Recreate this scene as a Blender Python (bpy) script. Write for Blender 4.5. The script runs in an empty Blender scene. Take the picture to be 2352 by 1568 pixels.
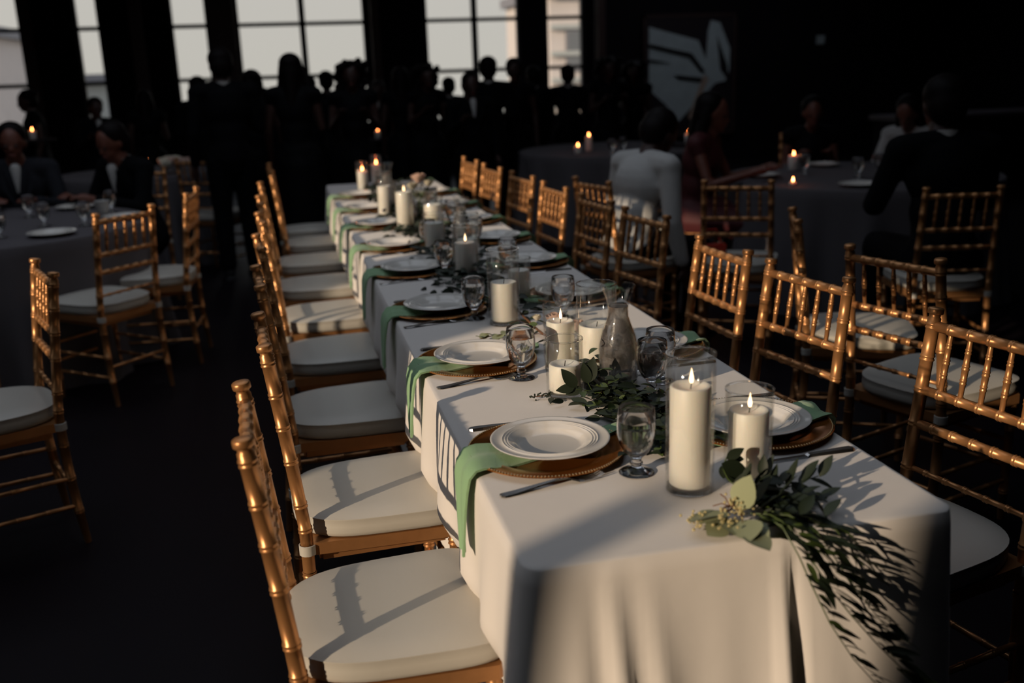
import bpy, math, random
from mathutils import Vector, Matrix
R = math.radians
PI = math.pi
sc = bpy.context.scene
C = sc.collection

# ------------------------------------------------------------------ camera, sky, sun, exposure
cam_d = bpy.data.cameras.new('camera'); cam = bpy.data.objects.new('camera', cam_d); C.objects.link(cam)
cam_d.sensor_width = 36; cam_d.lens = 35.0; cam_d.clip_start = .05
rr = Vector((0.97301651, -0.22826844, -0.03365102)); uu = Vector((0.09202079, 0.25016243, 0.96382101)); ff = Vector((0.2115917, 0.94091034, -0.26441762))
m = Matrix((rr, uu, -ff)).transposed().to_4x4(); m.translation = (-.3092, -1.344, 1.5057)
cam.matrix_world = m
cam_d.dof.use_dof = True; cam_d.dof.focus_distance = 2.3; cam_d.dof.aperture_fstop = 2.3
sc.camera = cam
sc.view_settings.view_transform = 'Standard'; sc.view_settings.look = 'None'
sc.view_settings.exposure = 0; sc.view_settings.gamma = 1; sc.view_settings.use_curve_mapping = False
cy = sc.cycles
cy.use_denoising = True
cy.max_bounces = 10; cy.diffuse_bounces = 3; cy.glossy_bounces = 4; cy.transmission_bounces = 10; cy.transparent_max_bounces = 24
cy.sample_clamp_indirect = 3; cy.blur_glossy = .6; cy.caustics_reflective = False; cy.caustics_refractive = False

w = bpy.data.worlds.new('world'); sc.world = w; w.use_nodes = True
nt = w.node_tree; bg = nt.nodes['Background']
tc = nt.nodes.new('ShaderNodeTexCoord'); sx = nt.nodes.new('ShaderNodeSeparateXYZ'); cr = nt.nodes.new('ShaderNodeValToRGB')
nt.links.new(tc.outputs['Generated'], sx.inputs[0]); nt.links.new(sx.outputs['Z'], cr.inputs[0]); nt.links.new(cr.outputs[0], bg.inputs[0])
cr.color_ramp.elements[0].position = 0.0; cr.color_ramp.elements[0].color = (.54, .52, .48, 1)
cr.color_ramp.elements[1].position = .5; cr.color_ramp.elements[1].color = (.62, .68, .80, 1)
e = cr.color_ramp.elements.new(.12); e.color = (.55, .53, .50, 1)
bg.inputs[1].default_value = 1.06
sun_d = bpy.data.lights.new('sun', 'SUN'); sun = bpy.data.objects.new('sun', sun_d); C.objects.link(sun)
sun_d.energy = 3.6; sun_d.color = (1, .79, .585); sun_d.angle = R(.6)
EL = R(15.2); AZ = R(60)
L = Vector((math.sin(AZ) * math.cos(EL), math.cos(AZ) * math.cos(EL), -math.sin(EL)))
sun.rotation_euler = L.to_track_quat('-Z', 'Y').to_euler()
sun.location = (-8, -5, 5)

# ------------------------------------------------------------------ materials
MATS = {}
def mat(name, col, rough=.6, metal=0, noise=0, nscale=20, bump=0, bscale=60, emis=None, es=0, spec=.5, sss=0, sheen=0, coat=0):
    if name in MATS: return MATS[name]
    M = bpy.data.materials.new(name); M.use_nodes = True; n = M.node_tree; b = n.nodes['Principled BSDF']
    b.inputs['Base Color'].default_value = (*col, 1); b.inputs['Roughness'].default_value = rough; b.inputs['Metallic'].default_value = metal
    b.inputs['Specular IOR Level'].default_value = spec
    if sss: b.inputs['Subsurface Weight'].default_value = sss; b.inputs['Subsurface Radius'].default_value = (.02, .012, .008); b.inputs['Subsurface Scale'].default_value = 1
    if sheen: b.inputs['Sheen Weight'].default_value = sheen
    if coat: b.inputs['Coat Weight'].default_value = coat; b.inputs['Coat Roughness'].default_value = .08
    if emis: b.inputs['Emission Color'].default_value = (*emis, 1); b.inputs['Emission Strength'].default_value = es
    if noise:
        t = n.nodes.new('ShaderNodeTexCoord'); z = n.nodes.new('ShaderNodeTexNoise'); z.inputs['Scale'].default_value = nscale; z.inputs['Detail'].default_value = 5
        mx = n.nodes.new('ShaderNodeMix'); mx.data_type = 'RGBA'
        mx.inputs[6].default_value = (*[c * (1 - noise) for c in col], 1); mx.inputs[7].default_value = (*[min(1, c * (1 + noise)) for c in col], 1)
        n.links.new(t.outputs['Object'], z.inputs['Vector']); n.links.new(z.outputs[0], mx.inputs[0]); n.links.new(mx.outputs[2], b.inputs['Base Color'])
    if bump:
        t = n.nodes.new('ShaderNodeTexCoord'); z = n.nodes.new('ShaderNodeTexNoise'); z.inputs['Scale'].default_value = bscale; z.inputs['Detail'].default_value = 6
        bp = n.nodes.new('ShaderNodeBump'); bp.inputs['Strength'].default_value = bump; bp.inputs['Distance'].default_value = .01
        n.links.new(t.outputs['Object'], z.inputs['Vector']); n.links.new(z.outputs[0], bp.inputs['Height']); n.links.new(bp.outputs[0], b.inputs['Normal'])
    MATS[name] = M
    return M
def thin_glass(name, tint=.96, gl=1.0):
    M = bpy.data.materials.new(name); M.use_nodes = True; n = M.node_tree; n.nodes.clear()
    o = n.nodes.new('ShaderNodeOutputMaterial'); mx = n.nodes.new('ShaderNodeMixShader'); t = n.nodes.new('ShaderNodeBsdfTransparent'); g = n.nodes.new('ShaderNodeBsdfGlossy')
    f = n.nodes.new('ShaderNodeLayerWeight'); f.inputs['Blend'].default_value = .20
    mu = n.nodes.new('ShaderNodeMath'); mu.operation = 'MULTIPLY_ADD'; mu.inputs[1].default_value = .36 * gl; mu.inputs[2].default_value = .025
    t.inputs[0].default_value = (tint, tint, tint * .99, 1); g.inputs['Roughness'].default_value = .03; g.inputs[0].default_value = (.95, .95, .95, 1)
    n.links.new(f.outputs['Facing'], mu.inputs[0]); n.links.new(mu.outputs[0], mx.inputs[0]); n.links.new(t.outputs[0], mx.inputs[1]); n.links.new(g.outputs[0], mx.inputs[2]); n.links.new(mx.outputs[0], o.inputs[0])
    MATS[name] = M; return M
def solid_glass(name, ior, rough=0, mix=.35, col=(1, 1, 1)):
    M = bpy.data.materials.new(name); M.use_nodes = True; n = M.node_tree; n.nodes.clear()
    o = n.nodes.new('ShaderNodeOutputMaterial'); mx = n.nodes.new('ShaderNodeMixShader'); t = n.nodes.new('ShaderNodeBsdfTransparent'); g = n.nodes.new('ShaderNodeBsdfGlass')
    g.inputs['IOR'].default_value = ior; g.inputs['Roughness'].default_value = rough; g.inputs[0].default_value = (*col, 1); t.inputs[0].default_value = (.9, .9, .9, 1)
    mx.inputs[0].default_value = 1 - mix
    n.links.new(t.outputs[0], mx.inputs[1]); n.links.new(g.outputs[0], mx.inputs[2]); n.links.new(mx.outputs[0], o.inputs[0])
    MATS[name] = M; return M
gold = mat('gold_paint', (.52, .245, .095), .35, .62, noise=.15, nscale=30)
cushion_m = mat('ivory_vinyl', (.53, .50, .44), .42, bump=.04, bscale=40)
cloth_m = mat('ivory_linen', (.76, .71, .66), .85, bump=.10, bscale=14, sheen=.15)
cloth_dark = mat('white_linen_shaded', (.095, .085, .092), .9, bump=.1, bscale=14)  # white linen with the room's dimness put into its base colour
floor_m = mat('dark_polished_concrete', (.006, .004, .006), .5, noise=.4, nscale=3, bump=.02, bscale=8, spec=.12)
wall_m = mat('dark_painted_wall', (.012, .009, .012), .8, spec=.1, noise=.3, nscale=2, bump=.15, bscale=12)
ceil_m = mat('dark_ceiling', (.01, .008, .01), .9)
post_m = mat('brown_painted_steel', (.07, .035, .03), .5, noise=.2)
frame_m = mat('black_window_steel', (.01, .01, .012), .5)
plate_m = mat('cream_glazed_china', (.74, .70, .64), .10, coat=.3)
charger_m = mat('amber_gold_charger', (.50, .165, .03), .14, .75)
bead_m = mat('gold_beads', (.9, .62, .32), .25, 1)
napkin_m = mat('sage_green_napkin', (.25, .42, .22), .8, bump=.06, bscale=120, sheen=.2)
stitch_m = mat('dark_green_hem', (.03, .16, .07), .8)
steel_m = mat('stainless_steel', (.62, .60, .58), .27, 1)
wax_m = mat('ivory_wax', (.92, .88, .80), .45, sss=.25)
wick_m = mat('charred_wick', (.02, .02, .02), .9)
flame_m = mat('candle_flame', (1, .7, .4), .5, emis=(1, .62, .32), es=5.0)
flame_o = mat('distant_candle_flame', (1, .4, .15), .5, emis=(1, .22, .06), es=60)
leaf_m = mat('dark_green_leaf', (.010, .019, .006), .6, noise=.35, nscale=9)
leaf_l = mat('olive_green_leaf', (.055, .085, .02), .45, noise=.3, nscale=9)
euc_m = mat('silver_dollar_leaf', (.30, .32, .18), .6, noise=.15, nscale=12)
stem_m = mat('brown_stem', (.16, .07, .03), .6)
seed_m = mat('pale_seed_cluster', (.50, .42, .20), .6)
rose_m = mat('blush_rose_petal', (.62, .42, .34), .6, sss=.1)
white_m = mat('cream_petal', (.68, .62, .48), .6)
suit_m = mat('dark_suit_cloth', (.003, .003, .004), .85, spec=.1)
suit2_m = mat('charcoal_suit_cloth', (.022, .023, .028), .85, spec=.1)
shirt_m = mat('white_shirt_cloth', (.50, .49, .47), .8, bump=.1, bscale=20)
dress_r = mat('dark_red_dress_cloth', (.06, .004, .006), .7)
dress_b = mat('black_dress_cloth', (.003, .003, .004), .7, spec=.1)
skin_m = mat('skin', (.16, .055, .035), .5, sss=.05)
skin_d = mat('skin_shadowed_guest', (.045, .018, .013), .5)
hair_m = mat('dark_brown_hair', (.005, .003, .003), .55, spec=.1)
eye_m = mat('eye', (.05, .04, .04), .2)
lip_m = mat('lips', (.22, .06, .05), .5)
bandm = mat('red_handbag_enamel', (.5, .03, .01), .4)
bld_m = mat('pale_stucco_facade', (.62, .56, .52), .9, noise=.1, nscale=2)
bld2_m = mat('grey_siding_facade', (.42, .44, .42), .9, noise=.08, nscale=2)
roof_m = mat('parapet_metal', (.2, .2, .22), .6)
dkwin_m = mat('facade_window_glass', (.16, .17, .18), .2)
asph_m = mat('street_asphalt', (.2, .19, .18), .9, noise=.2, nscale=4)
paint_bg = mat('painting_ground', (.022, .012, .016), .6)
paint_p = mat('painting_pale_grey', (.62, .68, .68), .7, noise=.2, nscale=5)
paint_d = mat('painting_dark_line', (.015, .012, .012), .7)
paint_s = mat('painting_tan_streak', (.6, .42, .32), .7)
ice_m = None
def iced(name):
    M = bpy.data.materials.new(name); M.use_nodes = True; n = M.node_tree; n.nodes.clear()
    o = n.nodes.new('ShaderNodeOutputMaterial'); mx = n.nodes.new('ShaderNodeMixShader'); d = n.nodes.new('ShaderNodeBsdfDiffuse'); g = n.nodes.new('ShaderNodeBsdfGlass')
    t = n.nodes.new('ShaderNodeTexCoord'); z = n.nodes.new('ShaderNodeTexNoise'); z.inputs['Scale'].default_value = 38; z.inputs['Detail'].default_value = 4; z.inputs['Distortion'].default_value = 1.2
    bp = n.nodes.new('ShaderNodeBump'); bp.inputs['Strength'].default_value = .5; bp.inputs['Distance'].default_value = .004
    r = n.nodes.new('ShaderNodeMapRange'); r.inputs[1].default_value = .35; r.inputs[2].default_value = .7; r.inputs[3].default_value = .12; r.inputs[4].default_value = .62
    d.inputs[0].default_value = (.27, .25, .25, 1); g.inputs['IOR'].default_value = 1.33; g.inputs['Roughness'].default_value = .28
    n.links.new(t.outputs['Object'], z.inputs['Vector']); n.links.new(z.outputs[0], bp.inputs['Height']); n.links.new(z.outputs[0], r.inputs[0]); n.links.new(bp.outputs[0], g.inputs['Normal']); n.links.new(bp.outputs[0], d.inputs['Normal'])
    n.links.new(r.outputs[0], mx.inputs[0]); n.links.new(g.outputs[0], mx.inputs[1]); n.links.new(d.outputs[0], mx.inputs[2]); n.links.new(mx.outputs[0], o.inputs[0]); return M
vglass = thin_glass('thin_clear_glass', .985)
pane_m = thin_glass('window_pane_glass', .98, .3)
gglass = solid_glass('goblet_glass', 1.45, 0, .04)
water_m = solid_glass('water', 1.33, 0, .04)
icew_m = iced('ice_water')

# ------------------------------------------------------------------ mesh helpers
class MB:
    def __init__(s): s.v = []; s.f = []
    def add(s, vs, fs, M=None):
        o = len(s.v)
        if M is not None: vs = [M @ Vector(p) for p in vs]
        s.v += [tuple(p) for p in vs]; s.f += [tuple(i + o for i in f) for f in fs]; return s
    def box(s, c, d, M=None):
        x, y, z = (k / 2 for k in d)
        vs = [(c[0] + a * x, c[1] + b * y, c[2] + e * z) for a in (-1, 1) for b in (-1, 1) for e in (-1, 1)]
        return s.add(vs, [(0, 1, 3, 2), (4, 6, 7, 5), (0, 4, 5, 1), (2, 3, 7, 6), (0, 2, 6, 4), (1, 5, 7, 3)], M)
    def lathe(s, prof, c=(0, 0, 0), seg=24, M=None, close=False):
        # prof: (r,z) list; r=0 ends become poles
        vs = []; rings = []
        for r, z in prof:
            if r < 1e-6: rings.append([len(vs)]); vs.append((c[0], c[1], c[2] + z))
            else:
                rings.append(list(range(len(vs), len(vs) + seg)))
                vs += [(c[0] + r * math.cos(2 * PI * k / seg), c[1] + r * math.sin(2 * PI * k / seg), c[2] + z) for k in range(seg)]
        fs = []
        pr = list(zip(rings, rings[1:])) + ([(rings[-1], rings[0])] if close else [])
        for a, b in pr:
            if len(a) == 1 and len(b) == 1: continue
            for k in range(seg):
                q = (k + 1) % seg
                if len(a) == 1: fs.append((a[0], b[q], b[k]))
                elif len(b) == 1: fs.append((a[k], a[q], b[0]))
                else: fs.append((a[k], a[q], b[q], b[k]))
        return s.add(vs, fs, M)
    def rod(s, p0, p1, prof, seg=10):
        # prof: (t metres along, r)
        p0 = Vector(p0); p1 = Vector(p1); M = (p1 - p0).to_track_quat('Z', 'Y').to_matrix().to_4x4(); M.translation = p0
        ln = (p1 - p0).length
        pr = [(0, 0)] + [(r, t) for t, r in prof] + [(0, prof[-1][0])]
        pr[0] = (0, prof[0][0])
        return s.lathe(pr, (0, 0, 0), seg, M)
    def tube(s, pts, rad, seg=6):
        pts = [Vector(p) for p in pts]; n = len(pts); vs = []; fs = []
        if not isinstance(rad, (list, tuple)): rad = [rad] * n
        up = Vector((.03, .05, 1)).normalized()
        for i, p in enumerate(pts):
            t = (pts[min(i + 1, n - 1)] - pts[max(i - 1, 0)]).normalized()
            a = t.cross(up); a = a.normalized() if a.length > .05 else Vector((1, 0, 0)); b = t.cross(a).normalized()
            for k in range(seg):
                g = 2 * PI * k / seg; vs.append(p + (a * math.cos(g) + b * math.sin(g)) * rad[i])
        for i in range(n - 1):
            for k in range(seg):
                q = (k + 1) % seg; fs.append((i * seg + k, i * seg + q, (i + 1) * seg + q, (i + 1) * seg + k))
        fs.append(tuple(reversed(range(seg)))); fs.append(tuple(range((n - 1) * seg, n * seg)))
        return s.add(vs, fs)
    def ell(s, c, r, seg=12, rings=8, M=None):
        if not isinstance(r, (list, tuple)): r = (r, r, r)
        T = Matrix.Translation(c) @ Matrix.Diagonal((*r, 1))
        if M is not None: T = M @ T
        return s.lathe([(math.sin(PI * k / rings), -math.cos(PI * k / rings)) for k in range(rings + 1)], (0, 0, 0), seg, T)
    def cap(s, p0, r0, p1, r1, seg=10):
        p0 = Vector(p0); p1 = Vector(p1)
        s.rod(p0, p1, [(-r0 * .9, r0 * .4), (-r0 * .6, r0 * .78), (0, r0), ((p1 - p0).length, r1), ((p1 - p0).length + r1 * .6, r1 * .78), ((p1 - p0).length + r1 * .9, r1 * .4)], seg)
        return s
    def mesh(s, name, m, smooth=True, ang=40):
        me = bpy.data.meshes.new(name); me.from_pydata(s.v, [], s.f); me.validate(); me.update()
        if m: me.materials.append(m)
        if smooth: me.shade_smooth(); me.set_sharp_from_angle(angle=R(ang))
        return me
    def obj(s, name, m, parent=None, smooth=True, ang=40, **kw):
        return link(name, s.mesh(name, m, smooth, ang), parent, **kw)
def link(name, me, parent=None, loc=None, rot=None, **kw):
    o = bpy.data.objects.new(name, me); C.objects.link(o)
    if parent: o.parent = parent
    if loc is not None: o.location = loc
    if rot is not None: o.rotation_euler = rot
    for k, v in kw.items(): o[k] = v
    return o
def thing(name, label, cat, loc=(0, 0, 0), rz=0, group=None):
    o = bpy.data.objects.new(name, None); C.objects.link(o); o.location = loc; o.rotation_euler = (0, 0, rz); o.empty_display_size = .1
    o['label'] = label; o['category'] = cat
    if group: o['group'] = group
    return o
def tag(o, label, cat, group=None):
    o['label'] = label; o['category'] = cat
    if group: o['group'] = group
    return o
def children(o): return [c for c in bpy.data.objects if c.parent == o]
KIDS = {}
def dup(root, label, loc, rz=0, group=None, scale=None):
    if root.name not in KIDS: KIDS[root.name] = [(c, children(c)) for c in children(root)]
    r = root.copy(); C.objects.link(r); r.location = loc; r.rotation_euler = (0, 0, rz); r['label'] = label
    if scale: r.scale = scale
    if group: r['group'] = group
    for ch, gs in KIDS[root.name]:
        c = ch.copy(); C.objects.link(c); c.parent = r
        for g in gs: d = g.copy(); C.objects.link(d); d.parent = c
    return r
def struct(o): o['kind'] = 'structure'; return o
def fuse(mb, voxel=.013, it=3, decim=None):
    me = bpy.data.meshes.new('t'); me.from_pydata(mb.v, [], mb.f); o = bpy.data.objects.new('t', me); C.objects.link(o)
    r = o.modifiers.new('r', 'REMESH'); r.mode = 'VOXEL'; r.voxel_size = voxel
    s = o.modifiers.new('s', 'SMOOTH'); s.factor = .5; s.iterations = it
    dg = bpy.context.evaluated_depsgraph_get(); dg.update()
    out = bpy.data.meshes.new_from_object(o.evaluated_get(dg)); out.shade_smooth()
    bpy.data.objects.remove(o); bpy.data.meshes.remove(me)
    return out

# ------------------------------------------------------------------ room shell
XL, XR, YB, YF, ZC = -4.5, 11.0, 14.0, -6.0, 4.3
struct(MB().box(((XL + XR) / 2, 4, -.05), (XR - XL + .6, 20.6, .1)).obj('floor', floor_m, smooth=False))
FILL_ROOFLIGHTS = [(-4.1, -2.7, -.3, 6.6), (-2.5, -1.1, -.3, 6.6), (-.9, .5, -.3, 6.6), (.7, 2.1, -.3, 6.6), (4.4, 5.8, 9.4, 12.9), (6.0, 7.4, 9.4, 12.9)]     # unseen glazed roof lights added for overhead fill, upstands block sun (x0,x1,y0,y1)
xs_ = sorted({XL - .3, XR + .3, *[q for r_ in FILL_ROOFLIGHTS for q in r_[:2]]}); ys_ = sorted({-6.3, 14.3, *[q for r_ in FILL_ROOFLIGHTS for q in r_[2:]]}); b = MB()
for xa, xb in zip(xs_, xs_[1:]):
    for ya, yb in zip(ys_, ys_[1:]):
        if not any(r_[0] <= xa and xb <= r_[1] and r_[2] <= ya and yb <= r_[3] for r_ in FILL_ROOFLIGHTS): b.box(((xa + xb) / 2, (ya + yb) / 2, ZC + .1), (xb - xa, yb - ya, .2))
struct(b.obj('ceiling', ceil_m, smooth=False))
for i, (xa, xb, ya, yb) in enumerate(FILL_ROOFLIGHTS):
    b = MB(); h = .48; zc = ZC + h / 2
    b.box((xa - .04, (ya + yb) / 2, zc), (.08, yb - ya + .16, h)); b.box((xb + .04, (ya + yb) / 2, zc), (.08, yb - ya + .16, h)); b.box(((xa + xb) / 2, ya - .04, zc), (xb - xa, .08, h)); b.box(((xa + xb) / 2, yb + .04, zc), (xb - xa, .08, h))
    struct(b.obj('trim_%d' % (20 + i), ceil_m, smooth=False))  # upstands of the added roof lights, high enough to stop direct sun
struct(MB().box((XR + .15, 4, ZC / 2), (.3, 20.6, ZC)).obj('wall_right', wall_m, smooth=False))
def wall_y(name, y0, y1, x0, x1, ops):   # wall along x with openings (x0,x1,z0,z1)
    b = MB(); cur = x0
    for a, c, z0, z1 in sorted(ops):
        b.box(((cur + a) / 2, (y0 + y1) / 2, ZC / 2), (a - cur, y1 - y0, ZC))
        b.box(((a + c) / 2, (y0 + y1) / 2, z0 / 2), (c - a, y1 - y0, z0)); b.box(((a + c) / 2, (y0 + y1) / 2, (z1 + ZC) / 2), (c - a, y1 - y0, ZC - z1)); cur = c
    b.box(((cur + x1) / 2, (y0 + y1) / 2, ZC / 2), (x1 - cur, y1 - y0, ZC))
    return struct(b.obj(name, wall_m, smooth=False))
def wall_x(name, x0, x1, y0, y1, ops):
    b = MB(); cur = y0
    for a, c, z0, z1 in sorted(ops):
        b.box(((x0 + x1) / 2, (cur + a) / 2, ZC / 2), (x1 - x0, a - cur, ZC))
        b.box(((x0 + x1) / 2, (a + c) / 2, z0 / 2), (x1 - x0, c - a, z0)); b.box(((x0 + x1) / 2, (a + c) / 2, (z1 + ZC) / 2), (x1 - x0, c - a, ZC - z1)); cur = c
    b.box(((x0 + x1) / 2, (cur + y1) / 2, ZC / 2), (x1 - x0, y1 - cur, ZC))
    return struct(b.obj(name, wall_m, smooth=False))
Z0, Z1 = .76, 3.85
WB = [(-4.45, -3.57), (-2.87, -2.55), (-1.61, -1.11), (-.71, 1.11), (2.0, 3.43), (3.86, 4.45)]
wall_y('wall_back', 14, 14.25, XL, XR, [(a, b, Z0, Z1) for a, b in WB])
wn = 0
def window_y(x0, x1, z0, z1, y, mull):
    global wn; wn += 1
    t = thing('window_%d' % wn, '', '', (x0, y, z0)); del t['label'], t['category']; struct(t)
    W, H = x1 - x0, z1 - z0; fr = MB()
    for c, d in [((W / 2, 0, .02), (W, .08, .04)), ((W / 2, 0, H - .02), (W, .08, .04)), ((.015, 0, H / 2), (.03, .08, H)), ((W - .015, 0, H / 2), (.03, .08, H))]: fr.box(c, d)
    fr.obj('window_frame', frame_m, t, False)
    for x in mull: MB().box((x - x0, 0, H / 2), (.085, .07, H)).obj('mullion', frame_m, t, False)
    zs = []; z = z0 + .735
    while z < z1 - .1: MB().box((W / 2, 0, z - z0), (W, .06, .055)).obj('muntin', frame_m, t, False); zs.append(z - z0); z += .735
    xs = [0] + [x - x0 for x in mull] + [W]; zz = [0] + zs + [H]
    for i in range(len(xs) - 1):
        for j in range(len(zz) - 1):
            MB().box(((xs[i] + xs[i + 1]) / 2, 0, (zz[j] + zz[j + 1]) / 2), (xs[i + 1] - xs[i], .006, zz[j + 1] - zz[j])).obj('pane', pane_m, t, False)
    return t
for (a, b), ml in zip(WB, [[], [], [], [.21], [2.75], []]): window_y(a, b, Z0, Z1, 14.1, ml)
ZH = 2.76
WA = [(-3.12, -1.27, 1.55, ZH), (-.04, 1.0, 1.68, ZH), (1.08, 2.6, 1.90, ZH)]
wall_x('wall_left', -4.75, -4.5, YF, YB, WA)
for (a, b, z0, z1), ml in zip(WA, [[-2.65], [], []]):
    t = window_y(0, b - a, z0, z1, 0, [q - a for q in ml]); t.location = (-4.62, a, z0); t.rotation_euler = (0, 0, PI / 2)
    for c in children(t):
        if c.name.startswith('muntin'): bpy.data.objects.remove(c)
        elif c.name.startswith('mullion'): c.scale.z = .63
wall_y('wall_rear', -6.25, -6, XL, XR, [])
for xa, xb, ya, yb in FILL_ROOFLIGHTS:
    t = window_y(0, xb - xa, 0, yb - ya, 0, []); t.location = (xa, ya, ZC + .1); t.rotation_euler = (-PI / 2, 0, 0)  # glazing of the added roof lights, laid flat in the ceiling
    t.location = (xa, yb, ZC + .1); t.rotation_euler = (PI / 2, 0, 0)
k = 0
for x, y, wd in [(-3.42, 13.7, .13), (-2.02, 13.6, .16), (-.9, 13.7, .34), (1.21, 13.6, .12), (4.58, 13.6, .12)]:
    k += 1; b = MB().box((x, y, ZC / 2), (wd * .45, wd, ZC)); b.box((x, y - wd / 2, ZC / 2), (wd, .015, ZC)); b.box((x, y + wd / 2, ZC / 2), (wd, .015, ZC))
    b.box((x, y, .01), (wd * 1.6, wd * 1.6, .02)); struct(b.obj('trim_%d' % k, post_m, smooth=False))
struct(MB().box((3, 13.98, .06), (14.5, .03, .12)).obj('baseboard_back', wall_m, smooth=False))
# outside: street and the buildings over it
struct(MB().box((0, 45, -3.3), (120, 60, .2)).obj('ground_outside', asph_m, smooth=False))
def building(label, x0, x1, y, z1, m, rows, cols, bands=0):
    t = thing('building', label, 'building', (x0, y, -3.2)); W = x1 - x0; H = z1 + 3.2
    MB().box((W / 2, 3, H / 2), (W, 6, H)).obj('wall', m, t, False)
    MB().box((W / 2, 2.9, H + .15), (W + .4, 6.4, .3)).obj('parapet', roof_m, t, False)
    for i in range(rows):
        for j in range(cols):
            x = W * (j + .5) / cols; z = H - 1.6 - 2.6 * i
            if z < .5: continue
            f = MB().box((x, -.03, z), (W / cols * .5, .1, 1.3)).obj('window', roof_m, t, False)
            MB().box((x, -.06, z), (W / cols * .42, .1, 1.1)).obj('pane', dkwin_m, f, False)
    for i in range(bands): MB().box((W / 2, -.08, H - .9 - .8 * i), (W, .16, .14)).obj('ledge', bld2_m, t, False)
    return t
building('pale stucco building with grey parapet outside the leftmost window', -16.5, -8.1, 30, 2.9, bld_m, 1, 5)
building('low grey building with a flat roof behind the left windows', -9.5, -4.5, 38, 1.5, bld2_m, 1, 3)
building('banded pale building seen through the rightmost window', 8.3, 12.2, 30, 3.6, bld_m, 1, 2, 5)
# wall painting on the back wall
t = thing('wall_painting', 'large dark wall painting with pale grey slanted shapes beside the windows', 'painting', (0, 13.96, 0))
MB().box((6.17, 0, 1.3), (1.5, .05, 1.8)).obj('canvas', paint_bg, t, False)
fr = MB()
for c, d in [((6.17, 0, 2.21), (1.56, .08, .04)), ((6.17, 0, .39), (1.56, .08, .04)), ((5.41, 0, 1.3), (.04, .08, 1.86)), ((6.93, 0, 1.3), (.04, .08, 1.86))]: fr.box(c, d)
fr.obj('picture_frame', post_m, t, False)
def flat(name, pts, y, m):
    n = len(pts); b = MB(); vs = [(x, y, z) for x, z in pts] + [(x, y - .006, z) for x, z in pts]
    b.add(vs, [tuple(range(n)), tuple(reversed(range(n, 2 * n)))] + [(i, (i + 1) % n, n + (i + 1) % n, n + i) for i in range(n)])
    return b.obj(name, m, t, False)
flat('painted_shape', [(5.48, 2.05), (6.3, 1.83), (6.61, 1.17), (6.28, .88), (5.98, .59), (5.76, .87), (5.48, 1.11)], -.026, paint_p)
flat('painted_shape', [(6.51, 2.13), (6.66, 2.09), (6.84, 1.7), (6.84, 1.37), (6.78, 1.2), (6.57, 1.16), (6.43, 1.38), (6.46, 1.97)], -.033, paint_p)
for p in ([(5.48, 1.8), (6.19, 1.64), (6.42, 1.35), (6.36, 1.33), (6.15, 1.57), (5.48, 1.74)], [(5.48, 1.57), (5.86, 1.49), (5.48, 1.52)], [(5.89, 1.32), (6.43, 1.25), (6.43, 1.18), (5.97, 1.25)], [(6.61, 1.9), (6.8, 1.43), (6.82, 1.2), (6.68, 1.37)]):
    flat('painted_line', p, -.040, paint_d)
flat('painted_streak', [(6.4, 1.31), (6.48, 1.24), (6.26, .81), (6.19, .61), (6.14, .65)], -.047, paint_s)
tag(MB().box((8.45, 13.97, 1.78), (.13, .04, .14)).box((8.45, 13.945, 1.78), (.10, .015, .11)).obj('wall_switch_box', paint_p, smooth=False), 'small pale square box mounted on the dark back wall', 'wall box')
t = thing('serving_counter', 'dark counter with a pale top edge against the right side', 'counter', (7.2, 8.2, 0))
MB().box((0, .3, .42), (2.0, .6, .80)).obj('counter_base', wall_m, t, False); MB().box((0, .28, .845), (2.1, .7, .05)).obj('countertop', mat('grey_countertop', (.08, .065, .075), .5), t, False)

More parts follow.
